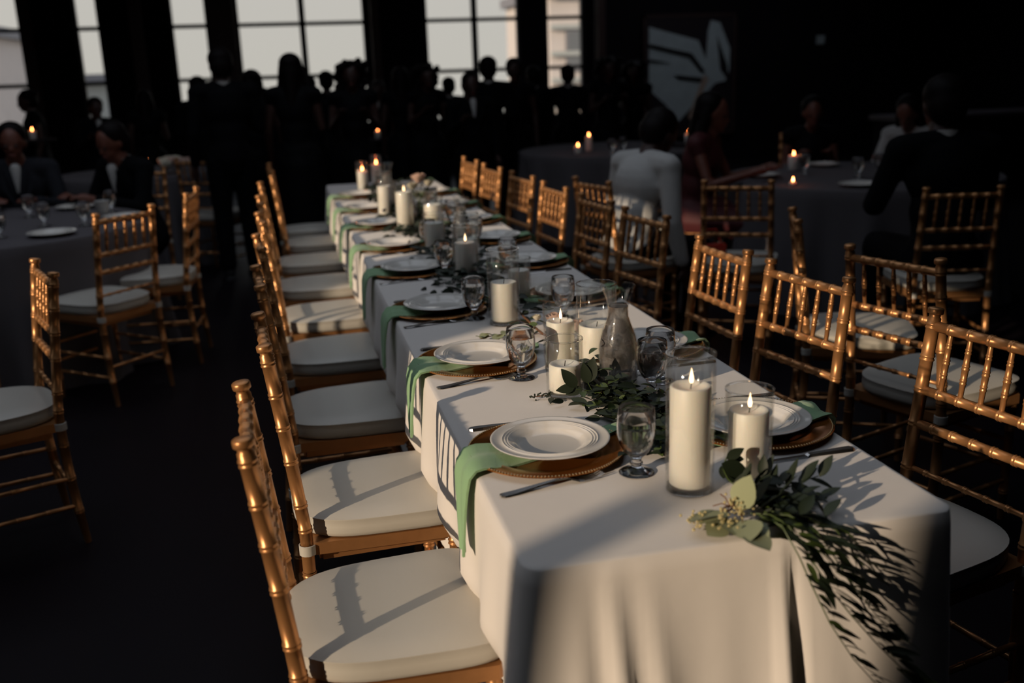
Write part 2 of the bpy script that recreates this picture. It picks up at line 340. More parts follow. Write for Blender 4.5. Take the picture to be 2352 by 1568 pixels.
# ------------------------------------------------------------------ chiavari chairs
def bamboo(ln, r, rings, start=0, ring=.0035, taper=None):
    pr = [(start, r)]
    for q in rings:
        for d, e in ((-.007, 0), (-.0055, ring * .55), (-.0032, ring * .65), (-.001, ring * .05), (.001, ring * .05), (.0032, ring * .65), (.0055, ring * .55), (.007, 0)):
            pr.append((q + d, r + e))
    pr.append((ln, r)); return pr
def make_chair():
    t = thing('chiavari_chair', '', 'chair')
    LEAN = .052
    def post_pt(s, z):                          # curved rear post
        return Vector((s * (.172 if z < .45 else .172 - .008 * (z - .45) / .47), -.185 - (LEAN * ((z - .45) / .47) ** 1.15 if z > .45 else 0) - (.03 * ((.45 - z) / .45) ** 2 if z < .45 else 0), z))
    for s in (-1, 1):
        pts = []; rad = []
        zs = [0.0]; ringz = [.12, .24, .36, .475, .538, .648, .732, .81, .887]
        fine = []
        for q in ringz:
            for d, e in ((-.0075, 0), (-.006, .0018), (-.0035, .0022), (-.0012, .0002), (.0012, .0002), (.0035, .0022), (.006, .0018), (.0075, 0)): fine.append((q + d, .0153 + e))
        prof = [(0, .0125)] + fine + [(.905, .0153), (.908, .0130), (.914, .0130), (.916, .0178), (.918, .0185), (.927, .0185), (.930, .0165), (.932, .006), (.932, .001)]
        MBp = MB().tube([post_pt(s, z) for z, r in prof], [r * (1 if z > .1 else .85) for z, r in prof], 12)
        MBp.obj('leg', gold, t, ang=60)
        fr = [(0, .011)] + [(q + d, .0135 + e) for q in (.1, .21, .32, .39) for d, e in ((-.009, 0), (-.005, .0035), (0, .0005), (.005, .0035), (.009, 0))] + [(.425, .015)]
        MB().tube([Vector((s * .182, .168, z)) for z, r in fr], [r for z, r in fr], 12).obj('leg', gold, t, ang=60)
    def rail(z, r, n, nm='back_rail', s0=0):
        a, b = post_pt(-1, z), post_pt(1, z); ln = (b - a).length
        MB().rod(a, b, bamboo(ln, r, [ln * (i + 1) / (n + 1) for i in range(n)]), 10).obj(nm, gold, t, ang=60)
    rail(.887, .0125, 5, 'top_rail'); rail(.732, .0115, 5); rail(.648, .0115, 5); rail(.538, .0065, 5)
    for i in range(5):
        f = (i + 1) / 6
        a = post_pt(-1, .732).lerp(post_pt(1, .732), f); b = post_pt(-1, .887).lerp(post_pt(1, .887), f); ln = (b - a).length
        rg = [ln * .3, ln * .52, ln * .76]; pr = []
        for tt, r in bamboo(ln, .0078, rg, .01, .0022): pr.append((tt, r * (1 - .35 * abs(tt / ln - .5) * 1.6)))
        MB().rod(a, b, pr, 8).obj('spindle', gold, t, ang=60)
    # seat frame: rounded box ring with a lower apron
    def outline(y0, y1, wb, wf, n=6):
        pts = [(-wb, y0), (wb, y0), (wf, y1 - .03), (wf - .03, y1), (-wf + .03, y1), (-wf, y1 - .03)]
        return pts
    o = outline(-.19, .205, .180, .2); i_ = [(x * .82, y * .8) for x, y in o]; n = len(o); b = MB()
    vs = [(x, y, .44) for x, y in o] + [(x, y, .41) for x, y in o] + [(x, y, .44) for x, y in i_] + [(x, y, .41) for x, y in i_]; fs = []
    for k in range(n):
        q = (k + 1) % n
        fs += [(k, n + k, n + q, q), (2 * n + k, 2 * n + q, 3 * n + q, 3 * n + k), (k, q, 2 * n + q, 2 * n + k), (n + k, 3 * n + k, 3 * n + q, n + q)]
    b.add(vs, fs); b.box((0, .15, .396), (.30, .016, .024)); b.box((0, -.15, .396), (.30, .016, .024)); b.box((-.15, 0, .396), (.016, .30, .024)); b.box((.15, 0, .396), (.016, .30, .024))
    b.obj('seat_frame', gold, t, False)
    for z in (.14, .24):
        for s in (-1, 1): MB().rod((s * .176, -.195, z), (s * .182, .168, z), bamboo(.363, .008, [.09, .18, .27], 0, .0025), 8).obj('stretcher', gold, t, ang=60)
    for y, z in ((.168, .19), (.168, .28), (-.195, .19)): MB().rod((-.178, y, z), (.178, y, z), bamboo(.356, .008, [.09, .18, .27], 0, .0025), 8).obj('stretcher', gold, t, ang=60)
    # cushion
    N = 48; b = MB(); lev = [(.955, .441), (.99, .446), (1.004, .455), (1.006, .470), (1.0, .484), (1.006, .486), (1.006, .489), (.985, .490), (.93, .495), (.7, .501), (.35, .503)]
    def sup(a):
        c, s_ = math.cos(a), math.sin(a); n_ = 5 if s_ > 0 else 3
        x = math.copysign(abs(c) ** (2 / n_), c); y = math.copysign(abs(s_) ** (2 / n_), s_)
        return x * (.195 + .012 * y), y * .212 + .008
    vs = []
    for k_, z in lev:
        for j in range(N): x, y = sup(2 * PI * j / N); vs.append((x * k_, y * k_, z))
    fs = [(i * N + j, i * N + (j + 1) % N, (i + 1) * N + (j + 1) % N, (i + 1) * N + j) for i in range(len(lev) - 1) for j in range(N)]
    vs.append((0, .005, .503)); c = len(vs) - 1; fs += [((len(lev) - 1) * N + j, (len(lev) - 1) * N + (j + 1) % N, c) for j in range(N)]; fs.append(tuple(reversed(range(N))))
    b.add(vs, fs); cu = b.obj('cushion', cushion_m, t, ang=75)
    for s in (-1, 1):
        p = post_pt(s, .425); MB().lathe([(.0185, -.013), (.0205, -.012), (.0205, .012), (.0185, .013)], p, 14, close=True).obj('strap', cushion_m, cu)
    return t
chair0 = make_chair(); first = True
def place_chair(label, x, y, face, group, z=0):
    """x,y: seat centre; face: direction in degrees (0=+x) the sitter looks"""
    global first
    rz = R(face - 90)
    if first:
        first = False; chair0.location = (x, y, z); chair0.rotation_euler = (0, 0, rz); chair0['label'] = label; chair0['group'] = group
        KIDS[chair0.name] = [(c, children(c)) for c in children(chair0)]
        return chair0
    return dup(chair0, label, (x, y, z), rz, group)
ordn = ['nearest', 'second nearest', 'third nearest', 'fourth', 'fifth', 'sixth', 'seventh', 'eighth', 'ninth']
lgrp = 'gold chairs along the left side of the long table'; rgrp = 'gold chairs along the right side of the long table'
LL = ['gold chiavari chair with ivory cushion, nearest the camera on the left of the long table',
 'gold chiavari chair with sunlit cushion edge, second from the front on the left side',
 'gold chiavari chair with shaded cushion, third from the front on the left side',
 'gold chiavari chair with dim cushion beside the table, fourth on the left side',
 'gold chiavari chair with a sunlit patch under its cushion, fifth on the left side',
 'gold chiavari chair with a blurred grey cushion, sixth on the left side',
 'gold chiavari chair with a warm-lit cushion edge, seventh on the left side',
 'gold chiavari chair mostly in darkness, eighth on the left side',
 'gold chiavari chair farthest back on the left of the long table']
for i, (x, y, a) in enumerate([(-.178, .442, 2), (-.150, 1.045, 3), (-.165, 1.73, 3), (-.17, 2.41, 4), (-.17, 3.06, 4), (-.18, 3.72, 2), (-.18, 4.40, 2), (-.12, 5.07, 0), (-.14, 5.66, 0)]):
    place_chair(LL[i], x, y, a, lgrp)
RL = ['large sunlit gold chiavari chair back cut by the right edge of the photo',
 'sunlit gold chiavari chair back, second from the front on the right side',
 'brightly lit gold chiavari chair seen at a steep angle, third on the right side',
 'unlit grey-looking chiavari chair below the man in the white shirt, fourth on the right',
 'dark narrow-looking chiavari chair in shade, fifth on the right side',
 'glowing gold chiavari chair just left of the two dark ones, sixth on the right',
 'glowing blurred gold chair back, seventh on the right side',
 'glowing blurred gold chair back, eighth on the right side',
 'farthest glowing gold chair back on the right side of the long table']
for i, (p, q) in enumerate([((1.165, .656), (1.235, .325)), ((1.103, 1.356), (1.17, 1.023)), ((1.086, 1.838), (1.107, 1.504)), ((1.095, 2.636), (1.155, 2.31)), ((1.069, 3.17), (1.105, 2.84)),
        ((1.04, 3.76), (1.07, 3.43)), ((1.012, 4.36), (1.055, 4.03)), ((.966, 4.94), (1.0, 4.62)), ((.945, 5.52), (.97, 5.2))]):
    c = (Vector(p) + Vector(q)) / 2; d = (Vector(q) - Vector(p)).normalized(); f = Vector((d.y, -d.x)); f = f if f.x < 0 else -f
    s = c + f * .24; place_chair(RL[i], s.x, s.y, math.degrees(math.atan2(f.y, f.x)), rgrp)
bgc = 'gold chairs at the other tables'
def back_chair(label, p, q, toward):
    c = (Vector(p) + Vector(q)) / 2; d = (Vector(q) - Vector(p)).normalized(); f = Vector((d.y, -d.x)); f = f if f.dot(Vector(toward)) > 0 else -f
    s = c + f * .24; return place_chair(label, s.x, s.y, math.degrees(math.atan2(f.y, f.x)), bgc)
back_chair('gold chiavari chair facing away to the left with its post lit orange', (-1.141, 3.519), (-.93, 3.76), (-.3, .6))
place_chair('gold chiavari chair side-on at the left table, behind the nearer one', -1.02, 4.36, 175, bgc)
place_chair('sunlit gold chair back at the left edge above an ivory cushion', -1.32, 2.09, 201, bgc)
place_chair('chair at the extreme left edge showing only a cushion corner', -1.95, 3.62, 80, bgc)
back_chair('dim gold chair back standing behind the second right-hand chair', (1.433, 1.468), (1.538, 1.155), (1, .1))
place_chair('gold chair seen edge-on with a sunlit ivory cushion, right of the table', 1.83, 2.05, -25, bgc)
back_chair('wide dark chair back facing the camera, right of centre', (1.77, 3.36), (2.06, 3.20), (.3, 1))
place_chair('dark chair under the man in the black suit', 2.72, 2.78, 75, bgc)
place_chair('glowing gold chair under the man in the white shirt', 1.52, 3.78, 15, bgc)
place_chair('far ivory cushioned chair behind the left row', -.81, 6.9, 60, bgc)
place_chair('chair under the man in the dark suit at the left table', -1.32, 5.80, 250, bgc)
place_chair('chair under the guest in the grey suit at the left edge', -2.0, 5.95, 275, bgc)

# ------------------------------------------------------------------ long table and its cloth
t = thing('banquet_table', 'long narrow folding table hidden under the ivory cloth', 'table', (0, 0, 0))
MB().box((.38, 2.9, .738), (.70, 5.74, .03)).obj('tabletop', mat('plywood', (.4, .3, .2), .7), t, False)
for y in (.25, 1.7, 1.95, 3.6, 3.85, 5.5):
    for x in (.15, .61): MB().tube([(x, y, 0), (x, y, .725)], .014, 10).obj('leg', frame_m, t)
def snoise(x, s=0): return math.sin(x * 1.7 + s) * .5 + math.sin(x * 3.3 + 1.3 * s + 1) * .3 + math.sin(x * 7.1 + 2.1 * s) * .2
def make_cloth(W, Lh):
    rc = .034; top = .760; b = MB()
    # perimeter (counter-clockwise from the front-left corner)
    per = []   # (x,y,nx,ny,side,coord)
    step = .012
    def line(x0, y0, x1, y1, nx, ny, side):
        ln = math.hypot(x1 - x0, y1 - y0); st = step if side == 'f' else .02; n = int(ln / st)
        for i in range(n): f = i / n; per.append((x0 + (x1 - x0) * f, y0 + (y1 - y0) * f, nx, ny, side, ln * f))
    def corner(cx, cy, a0, side):
        for i in range(10): a = R(a0 + 9 * i); per.append((cx + rc * math.cos(a), cy + rc * math.sin(a), math.cos(a), math.sin(a), side, i / 10))
    line(rc, 0, W - rc, 0, 0, -1, 'f'); corner(W - rc, rc, -90, 'c1'); line(W, rc, W, Lh - rc, 1, 0, 'r'); corner(W - rc, Lh - rc, 0, 'c2')
    line(W - rc, Lh, rc, Lh, 0, 1, 'b'); corner(rc, Lh - rc, 90, 'c3'); line(0, Lh - rc, 0, rc, -1, 0, 'l'); corner(rc, rc, 180, 'c4')
    N = len(per); levels = [-.012, -.008, -.004, -.001] + [.735 * (i / 30) ** 1.0 for i in range(1, 31)]
    vs = []
    def off(p, z, cum):
        x, y, nx, ny, side, c = p; tt = z / .735; o = 0
        if side == 'f':
            o = .10 * tt + .007 * tt * snoise(c * 9, 1) + .003 * tt * math.sin(c * 70)
            # folds fanning from the left corner
            for c0, wd, am in ((.045, .013, .030), (.10, .018, .030), (.16, .022, .018)):
                o += am * min(1, tt * 2.2) * math.exp(-((c - c0 - .10 * tt * (c0 * 4)) / wd) ** 2)
            # one deep overlap crease right of the middle
            o -= .045 * min(1, tt * 2.5) * math.exp(-((c - .415 - .01 * tt) / .007) ** 2)
            o += .02 * min(1, tt * 3) * math.exp(-((c - .395) / .012) ** 2)
            if c > .6: o -= .10 * tt * ((c - .6) / .12) ** 2 * .5
        elif side == 'l':
            yy = Lh - c
            o = .018 * math.sin(min(1, tt * 3) * PI / 2) + .014 * tt * snoise(yy * 8, 3) + .012 * min(1, tt * 3) * math.sin(yy * 26 + 1.5 * math.sin(yy * 3))
            if tt > .3: o -= .075 * min(1, (tt - .3) * 5) * (1 if yy > .22 else (yy / .22) ** 1.0)
            o += .05 * tt * max(0, 1 - yy / .25)
        elif side == 'r':
            o = .012 * math.sin(min(1, tt * 3) * PI / 2) + .010 * tt * snoise(c * 8, 5)
            if tt > .25: o -= .10 * min(1, (tt - .25) * 5) * min(1, c / .22)
        elif side == 'b': o = .06 * tt + .02 * tt * snoise(c * 10, 2)
        elif side == 'c4': o = .09 * tt + .05 * tt * math.sin(c * PI)
        elif side == 'c1': o = .05 * tt
        else: o = .03 * tt
        return o
    for z in levels:
        for p in per:
            if z < 0:
                k = -z; x, y, nx, ny = p[:4]; a = (k / .012)       # rounded top edge
                inset = .012 * a; vs.append((x - nx * (inset), y - ny * (inset), top - .004 * (1 - a) ** 2))
            else:
                o = off(p, z, 0); vs.append((p[0] + p[2] * (o + .002), p[1] + p[3] * (o + .002), max(.006, top - .006 - z)))
    nl = len(levels); fs = [(i * N + (j + 1) % N, i * N + j, (i + 1) * N + j, (i + 1) * N + (j + 1) % N) for i in range(nl - 1) for j in range(N)]
    b.add(vs, fs)
    # smooth the offsets between sides at corners by averaging a few times
    V = [Vector(v) for v in b.v]
    for it in range(4):
        V2 = list(V)
        for i in range(4, nl):
            for j in range(N):
                if per[j][4][0] == 'c' or per[(j + 6) % N][4][0] == 'c' or per[(j - 6) % N][4][0] == 'c':
                    q = (V[i * N + (j - 1) % N] + V[i * N + (j + 1) % N]) / 2; V2[i * N + j] = V[i * N + j].lerp(q, .6); V2[i * N + j].z = V[i * N + j].z
        V = V2
    b.v = [tuple(v) for v in V]
    # top: fill as strips
    b.f.append(tuple(range(N)))
    return b
cl = make_cloth(.76, 5.8).obj('tablecloth', cloth_m, ang=180); tag(cl, 'long ivory tablecloth draped over the narrow banquet table', 'tablecloth')

# ------------------------------------------------------------------ place settings
def plate_mesh():
    pr = [(0, .004), (.060, .004), (.068, .0055), (.074, .011), (.080, .0145)]
    for q in (.089, .095, .101): pr += [(q - .0022, .0165 + (q - .08) * .12), (q, .0180 + (q - .08) * .12), (q + .0022, .0165 + (q - .08) * .12)]
    pr += [(.112, .0195), (.121, .0215), (.1245, .0225), (.126, .0215), (.1245, .0195), (.10, .013), (.078, .004), (.072, .0), (0, 0)]
    return MB().lathe(pr, seg=64).mesh('dinner_plate', plate_m, ang=50)
def charger_mesh():
    return MB().lathe([(0, .002), (.105, .002), (.112, .004), (.125, .010), (.155, .0125), (.1635, .013), (.165, .0115), (.155, .0095), (.12, .006), (.11, 0), (0, 0)], seg=72).mesh('charger', charger_m, ang=40)
def beads_mesh():
    b = MB()
    for k in range(150): a = 2 * PI * k / 150; b.ell((.1615 * math.cos(a), .1615 * math.sin(a), .0135), .0026, 6, 4)
    return b.mesh('bead_rim', bead_m)
PLM, CHM, BDM = plate_mesh(), charger_mesh(), beads_mesh()
for q in (CHM, BDM): q.transform(Matrix.Diagonal((.965, .965, 1, 1)))
PLM.transform(Matrix.Scale(.955, 4))
def strip(path, widths, th, m, name, bend=None):
    """folded cloth strip: path points (x,y,z), widths with side vectors"""
    b = MB(); K = 9; vs = []
    for i, (p, wd, side, nrm) in enumerate(path):
        p = Vector(p); side = Vector(side).normalized(); nrm = Vector(nrm).normalized()
        for k in range(K):
            u = k / (K - 1) - .5; vs.append(p + side * u * wd + nrm * (th + .0035 * math.sin(u * 9 + i * .35) * widths))
        for k in range(K - 1, -1, -1):
            u = k / (K - 1) - .5; vs.append(p + side * u * wd * 1.0 + nrm * (0.0 + .0035 * math.sin(u * 9 + i * .35) * widths))
    n = 2 * K; L_ = len(path)
    fs = [(i * n + k, i * n + (k + 1) % n, (i + 1) * n + (k + 1) % n, (i + 1) * n + k) for i in range(L_ - 1) for k in range(n)]
    fs += [tuple(reversed(range(n))), tuple(range((L_ - 1) * n, L_ * n))]
    return b.add(vs, fs).mesh(name, m, ang=70)
def napkin_mesh(variant=0):
    # local: origin at plate centre on the tabletop, the table edge at x=-.16
    P = []
    P.append(((.172, .058, .0150), .05, (.2, 1, 0), (0, 0, 1))); P.append(((.150, .052, .0140), .06, (.2, 1, 0), (0, 0, 1)))
    for f in (.0, .25, .5, .75, 1): P.append(((.095 - .19 * f, .042 - .05 * f, .0040), .075 + .04 * f, (.15, 1, 0), (0, 0, 1)))
    P.append(((-.125, -.018, .0115), .118, (.05, 1, 0), (0, 0, 1))); P.append(((-.152, -.022, .0150), .116, (.05, 1, 0), (-.1, 0, 1)))
    P.append(((-.172, -.030, .0140), .112, (0, 1, 0), (-.5, 0, 1)))
    P.append(((-.186, -.038, .000), .104, (0, 1, 0), (-1, 0, .5)))
    P.append(((-.192, -.047, -.02), .095, (0, 1, .1), (-1, 0, .1)))
    for f in (.25, .5, .75, 1): P.append(((-.194 - .010 * f, -.047 - .05 * f, -.02 - .12 * f), .095 - .052 * f, (0, 1, .12), (-1, -.2, 0)))
    return strip(P, 1.0, .0045, napkin_m, 'napkin')
NPM = napkin_mesh()
def fork_mesh():
    b = MB()                       # along +x, handle end at 0
    def seg(x0, x1, w0, w1, z0, z1, t=.0025, y=0): b.add([(x0, y - w0, z0), (x0, y + w0, z0), (x1, y + w1, z1), (x1, y - w1, z1), (x0, y - w0 * .8, z0 + t), (x0, y + w0 * .8, z0 + t), (x1, y + w1 * .8, z1 + t), (x1, y - w1 * .8, z1 + t)], [(0, 1, 2, 3), (7, 6, 5, 4), (0, 4, 5, 1), (2, 6, 7, 3), (1, 5, 6, 2), (0, 3, 7, 4)])
    X = [(0, .006, .0015), (.006, .010, .001), (.03, .0095, .002), (.07, .0065, .006), (.11, .004, .010), (.135, .0035, .009), (.145, .009, .006), (.155, .0125, .003), (.165, .0125, .0015)]
    for (a, wa, za), (c, wc, zc) in zip(X, X[1:]): seg(a, c, wa, wc, za, zc)
    for y in (-.0098, -.0033, .0033, .0098):
        for (a, wa, za), (c, wc, zc) in zip([(.165, .0022, .0015), (.18, .002, .0015), (.195, .0017, .004), (.207, .0009, .008)], [(.18, .002, .0015), (.195, .0017, .004), (.207, .0009, .008)]): seg(a, c, wa, wc, za, zc, .002, y)
    return b.mesh('fork', steel_m, ang=50)
def knife_mesh():
    b = MB()
    X = [(0, .006, .004), (.006, .0105, .0055), (.03, .0095, .006), (.08, .0065, .0055), (.10, .006, .005), (.105, .009, .002), (.19, .0095, .0015), (.21, .007, .0015), (.225, .002, .0015)]
    for (a, wa, ta), (c, wc, tc_) in zip(X, X[1:]):
        b.add([(a, -wa, 0), (a, wa, 0), (c, wc, 0), (c, -wc, 0), (a, -wa * .7, ta), (a, wa * .7, ta), (c, wc * .7, tc_), (c, -wc * .7, tc_)], [(3, 2, 1, 0), (4, 5, 6, 7), (0, 1, 5, 4), (2, 3, 7, 6), (1, 2, 6, 5), (0, 4, 7, 3)])
    return b.mesh('knife', steel_m, ang=50)
FKM, KNM = fork_mesh(), knife_mesh()
TZ = .7605
sideL = ['nearest the camera on the left side', 'second from the front on the left side', 'third from the front on the left side', 'fourth on the left side', 'fifth on the left side', 'sixth on the left side', 'seventh on the left side', 'farthest on the left side']
def setting(x, y, right, where, lit, k):
    """one place setting; right side settings are turned half round"""
    rz = PI if right else 0
    def T(dx, dy): return (x - dx, y - dy) if right else (x + dx, y + dy)
    sd = 'right' if right else 'left'
    c = thing('charger_plate', 'amber gold beaded charger, ' + where, 'charger plate', (x, y, TZ), rz, 'gold beaded chargers on the long table')
    link('charger', CHM, c); link('bead_rim', BDM, c)
    px, py = T(.010, .006)
    tag(link('dinner_plate', PLM, None, (px, py, TZ + .0095), (0, 0, rz + k)), 'cream china dinner plate with ringed rim, ' + where, 'plate', 'dinner plates on the long table')
    nx, ny = T(.012, 0)
    tag(link('napkin', NPM, None, (nx, ny, TZ), (0, 0, rz)), '%s green napkin hanging over the table edge, %s' % ('sage' if lit else 'deep', where), 'napkin', 'green napkins on the long table')
    fx, fy = T(-.135, -.183); tag(link('fork', FKM, None, (fx, fy, TZ), (0, 0, rz + R(10))), 'steel fork lying beside the charger, ' + where, 'fork', 'forks on the long table')
    fx, fy = T(-.125, .172); tag(link('knife', KNM, None, (fx, fy, TZ), (0, 0, rz + R(3))), 'steel knife lying beside the charger, ' + where, 'knife', 'knives on the long table')
LY = [(.160, .465, 1), (.150, 1.13, 1), (.148, 1.75, 0), (.145, 2.42, 0), (.14, 3.00, 1), (.14, 3.66, 0), (.145, 4.30, 1), (.15, 4.96, 1)]
for i, (x, y, lit) in enumerate(LY): setting(x, y, False, sideL[i], lit, i)
RY = [(.615, .466), (.612, 1.109), (.615, 1.80), (.615, 2.42), (.615, 3.02), (.615, 3.62), (.615, 4.25), (.615, 4.9)]
for i, (x, y) in enumerate(RY): setting(x, y, True, sideL[i].replace('left', 'right'), 0, i)

# ------------------------------------------------------------------ goblets, carafe, vases, candles
def goblet_parts(t):
    out = [(0, 0), (.031, 0), (.0335, .0015), (.030, .004), (.016, .008), (.0105, .012), (.0095, .016), (.0125, .019), (.0125, .022), (.0095, .025), (.0095, .029), (.0135, .034), (.024, .044), (.032, .060), (.0365, .080), (.0372, .098), (.0352, .116), (.0335, .130)]
    inn = [(.0325, .131), (.0318, .130), (.0335, .116), (.0355, .098), (.0348, .080), (.0303, .060), (.022, .046), (.011, .038), (0, .036)]
    MB().lathe(out + inn, seg=32).obj('glass_body', gglass, t, ang=80)
    MB().lathe([(0, .0365), (.0108, .0385), (.0218, .0465), (.0300, .0605), (.0345, .080), (.0352, .098), (.0345, .106), (0, .106)], seg=32).obj('water', water_m, t, ang=50)
gob = thing('water_goblet', 'stemmed water goblet in front of the nearest left plate, catching bright glints', 'glass', (.296, .314, TZ), 0, 'water goblets on the long table'); goblet_parts(gob)
for lab, x, y in [('stemmed water goblet between the second left plate and the short candle vase', .231, .965), ('stemmed water goblet by the third left plate, dark water inside', .238, 1.609),
    ('stemmed water goblet by the fourth left plate, dark and blurred', .264, 2.318), ('short-looking water goblet right of the carafe', .492, .745), ('water goblet overlapping behind the one right of the carafe', .545, .83),
    ('small distant goblet seen left of the wide tall vase', .50, 1.52), ('goblet beside the fifth left plate', .29, 2.90), ('goblet near the sixth left plate', .285, 3.55), ('goblet near the seventh left plate', .29, 4.18), ('goblet near the far left plate', .30, 4.84),
    ('goblet by the third right plate', .50, 2.28), ('goblet by the fourth right plate', .49, 2.88), ('goblet by the fifth right plate', .50, 3.50), ('goblet by the sixth right plate', .49, 4.1)]:
    dup(gob, lab, (x, y, TZ), random.random(), 'water goblets on the long table')
t = thing('water_carafe', 'tall glass carafe of iced water standing in the greenery', 'carafe', (.439, .83, TZ))
MB().lathe([(0, 0), (.043, 0), (.047, .003), (.0475, .05), (.0475, .10), (.043, .125), (.033, .15), (.026, .172), (.0245, .19), (.0265, .205), (.033, .225), (.0405, .243), (.0415, .246), (.0400, .2475),
    (.0385, .245), (.031, .226), (.0245, .205), (.0225, .19), (.024, .172), (.031, .15), (.041, .124), (.0455, .10), (.0455, .05), (.044, .008), (0, .007)], seg=40).obj('glass_body', vglass, t, ang=80)
MB().lathe([(0, .0075), (.0435, .009), (.045, .05), (.045, .10), (.0405, .124), (.0305, .15), (.0235, .172), (.0222, .19), (.0235, .197), (0, .197)], seg=40).obj('iced_water', icew_m, t, ang=50)
for lab, x, y, zz, q in [('glass carafe behind the pillar candles halfway down the table', .453, 2.983, 0, .85), ('blurred glass carafe near the far end of the table', .274, 4.313, 0, 1.05), ]:
    c = dup(t, lab, (x, y, TZ), 0, None, (q, q, q))
def vase(x, y, h, r, label):
    t = thing('glass_vase', label, 'vase', (x, y, TZ), 0, 'cylinder glass vases on the long table')
    MB().lathe([(0, 0), (r - .003, 0), (r, .003), (r, h - .001), (r - .001, h), (r - .002, h - .001), (r - .0025, .012), (0, .010)], seg=40).obj('glass_body', vglass, t, ang=60)
    MB().lathe([(0, .001), (r - .003, .001), (r - .0035, .0085), (0, .0085)], seg=32).obj('thick_base', gglass, t, ang=40)
    MB().lathe([(r - .0026, h - .0012), (r + .0004, h - .0012), (r + .0004, h + .0012), (r - .0026, h + .0012)], seg=40, close=True).obj('rim', gglass, t, ang=80)
    return t
def candle(x, y, h, r, label, lit=True, z=.011, m=None, fm=None, fs=1.0):
    t = thing('pillar_candle', label, 'candle', (x, y, TZ + z), 0, 'ivory pillar candles')
    MB().lathe([(0, 0), (r - .003, 0), (r, .003), (r, h - .004), (r - .002, h - .0005), (r - .006, h), (r * .7, h - .004), (r * .35, h - .0065), (0, h - .007)], seg=36).obj('wax', m or wax_m, t, ang=50)
    MB().tube([(0, 0, h - .008), (.001, 0, h - .001), (.002, 0, h + .006)], .0011, 6).obj('wick', wick_m, t)
    if lit:
        MB().lathe([(0, 0), (.0028, .002), (.0040, .007), (.0036, .012), (.0020, .019), (.0008, .025), (0, .029)], (0.0015, 0, h + .003), 12, Matrix.Diagonal((fs, fs, fs, 1)) if fs != 1 else None).obj('flame', fm or flame_m, t, label='small burning flame')
    return t
V = [  # x,y,h,r,candle h,r,lit,dx, vase label, candle label
 (.361, .215, .256, .044, .186, .0365, 1, 0, 'tallest clear cylinder vase at the front of the table', 'tall lit ivory pillar candle in the tallest front vase'),
 (.483, .232, .172, .044, .122, .0365, 1, 0, 'clear cylinder vase with a leaf against it, right of the tallest one', 'lit ivory pillar candle with a green leaf in front of it'),
 (.298, .805, .137, .044, .066, .0370, 0, 0, 'short clear cylinder vase with a dark leaf before it, beside the goblet', 'low unlit ivory candle with a dark leaf silhouette before it'),
 (.348, 1.015, .166, .044, .115, .0355, 1, 0, 'clear cylinder vase right behind the short one, left of the carafe', 'lit ivory pillar candle behind the short candle vase'),
 (.435, .985, .220, .051, .105, .0460, 0, 0, 'wide tall clear cylinder vase directly behind the carafe', 'wide unlit ivory candle partly behind the carafe'),
 (.315, 1.521, .228, .049, .118, .0400, 0, 0, 'tall clear cylinder vase with shaded rim behind the pink rose', 'wide blunt ivory candle left of the pink rose'),
 (.422, 1.770, .150, .040, .100, .0350, 0, 0, 'clear cylinder vase with a dim candle behind the tumbler', 'dim ivory candle seen through the tall vase'),
 (.326, 2.207, .200, .048, .129, .0390, 1, 0, 'clear cylinder vase around the lit candle halfway down the table', 'shaded lit ivory candle halfway down the table'),
 (.302, 2.794, .170, .047, .122, .0400, 0, 0, 'blurred clear vase with a grey candle near the fifth plate', 'grey shaded ivory candle near the fifth plate'),
 (.267, 3.499, .235, .047, .176, .0410, 1, 0, 'tall vase around the bright candle in the far half', 'bright tall lit ivory candle in the far half of the table'),
 (.400, 3.46, .16, .050, .112, .0430, 0, 0, 'vase right of the bright far candle', 'low bright ivory candle right of the tall far one'),
 (.38, 2.45, .21, .048, .10, .0400, 0, 0, 'tall clear vase left of the pale blurred candle', 'pale blurred candle in the middle of the table'),
 (.23, 4.05, .24, .045, .15, .0380, 0, 0, 'tall blurred vase near the carafe at the far end', 'pale candle near the far carafe'),
 (.218, 5.3, .19, .042, .12, .0350, 2, 0, 'left of the two far-end vases with a glowing flame', 'far-end candle on the left with an orange flame'),
 (.33, 5.5, .21, .042, .14, .0350, 2, 0, 'right of the two far-end vases with a glowing flame', 'far-end candle on the right with an orange flame'),
]
for x, y, h, r, ch, crd, lit, dx, vl, cl_ in V:
    vase(x, y, h, r, vl); candle(x + dx, y, ch, crd, cl_, bool(lit), fm=flame_o if lit == 2 else None)
t = thing('glass_tumbler', 'short wide glass tumbler behind the pink rose', 'glass', (.472, 1.70, TZ))
MB().lathe([(0, 0), (.040, 0), (.044, .004), (.048, .086), (.0465, .087), (.0425, .012), (0, .010)], seg=36).obj('glass_body', vglass, t, ang=60)

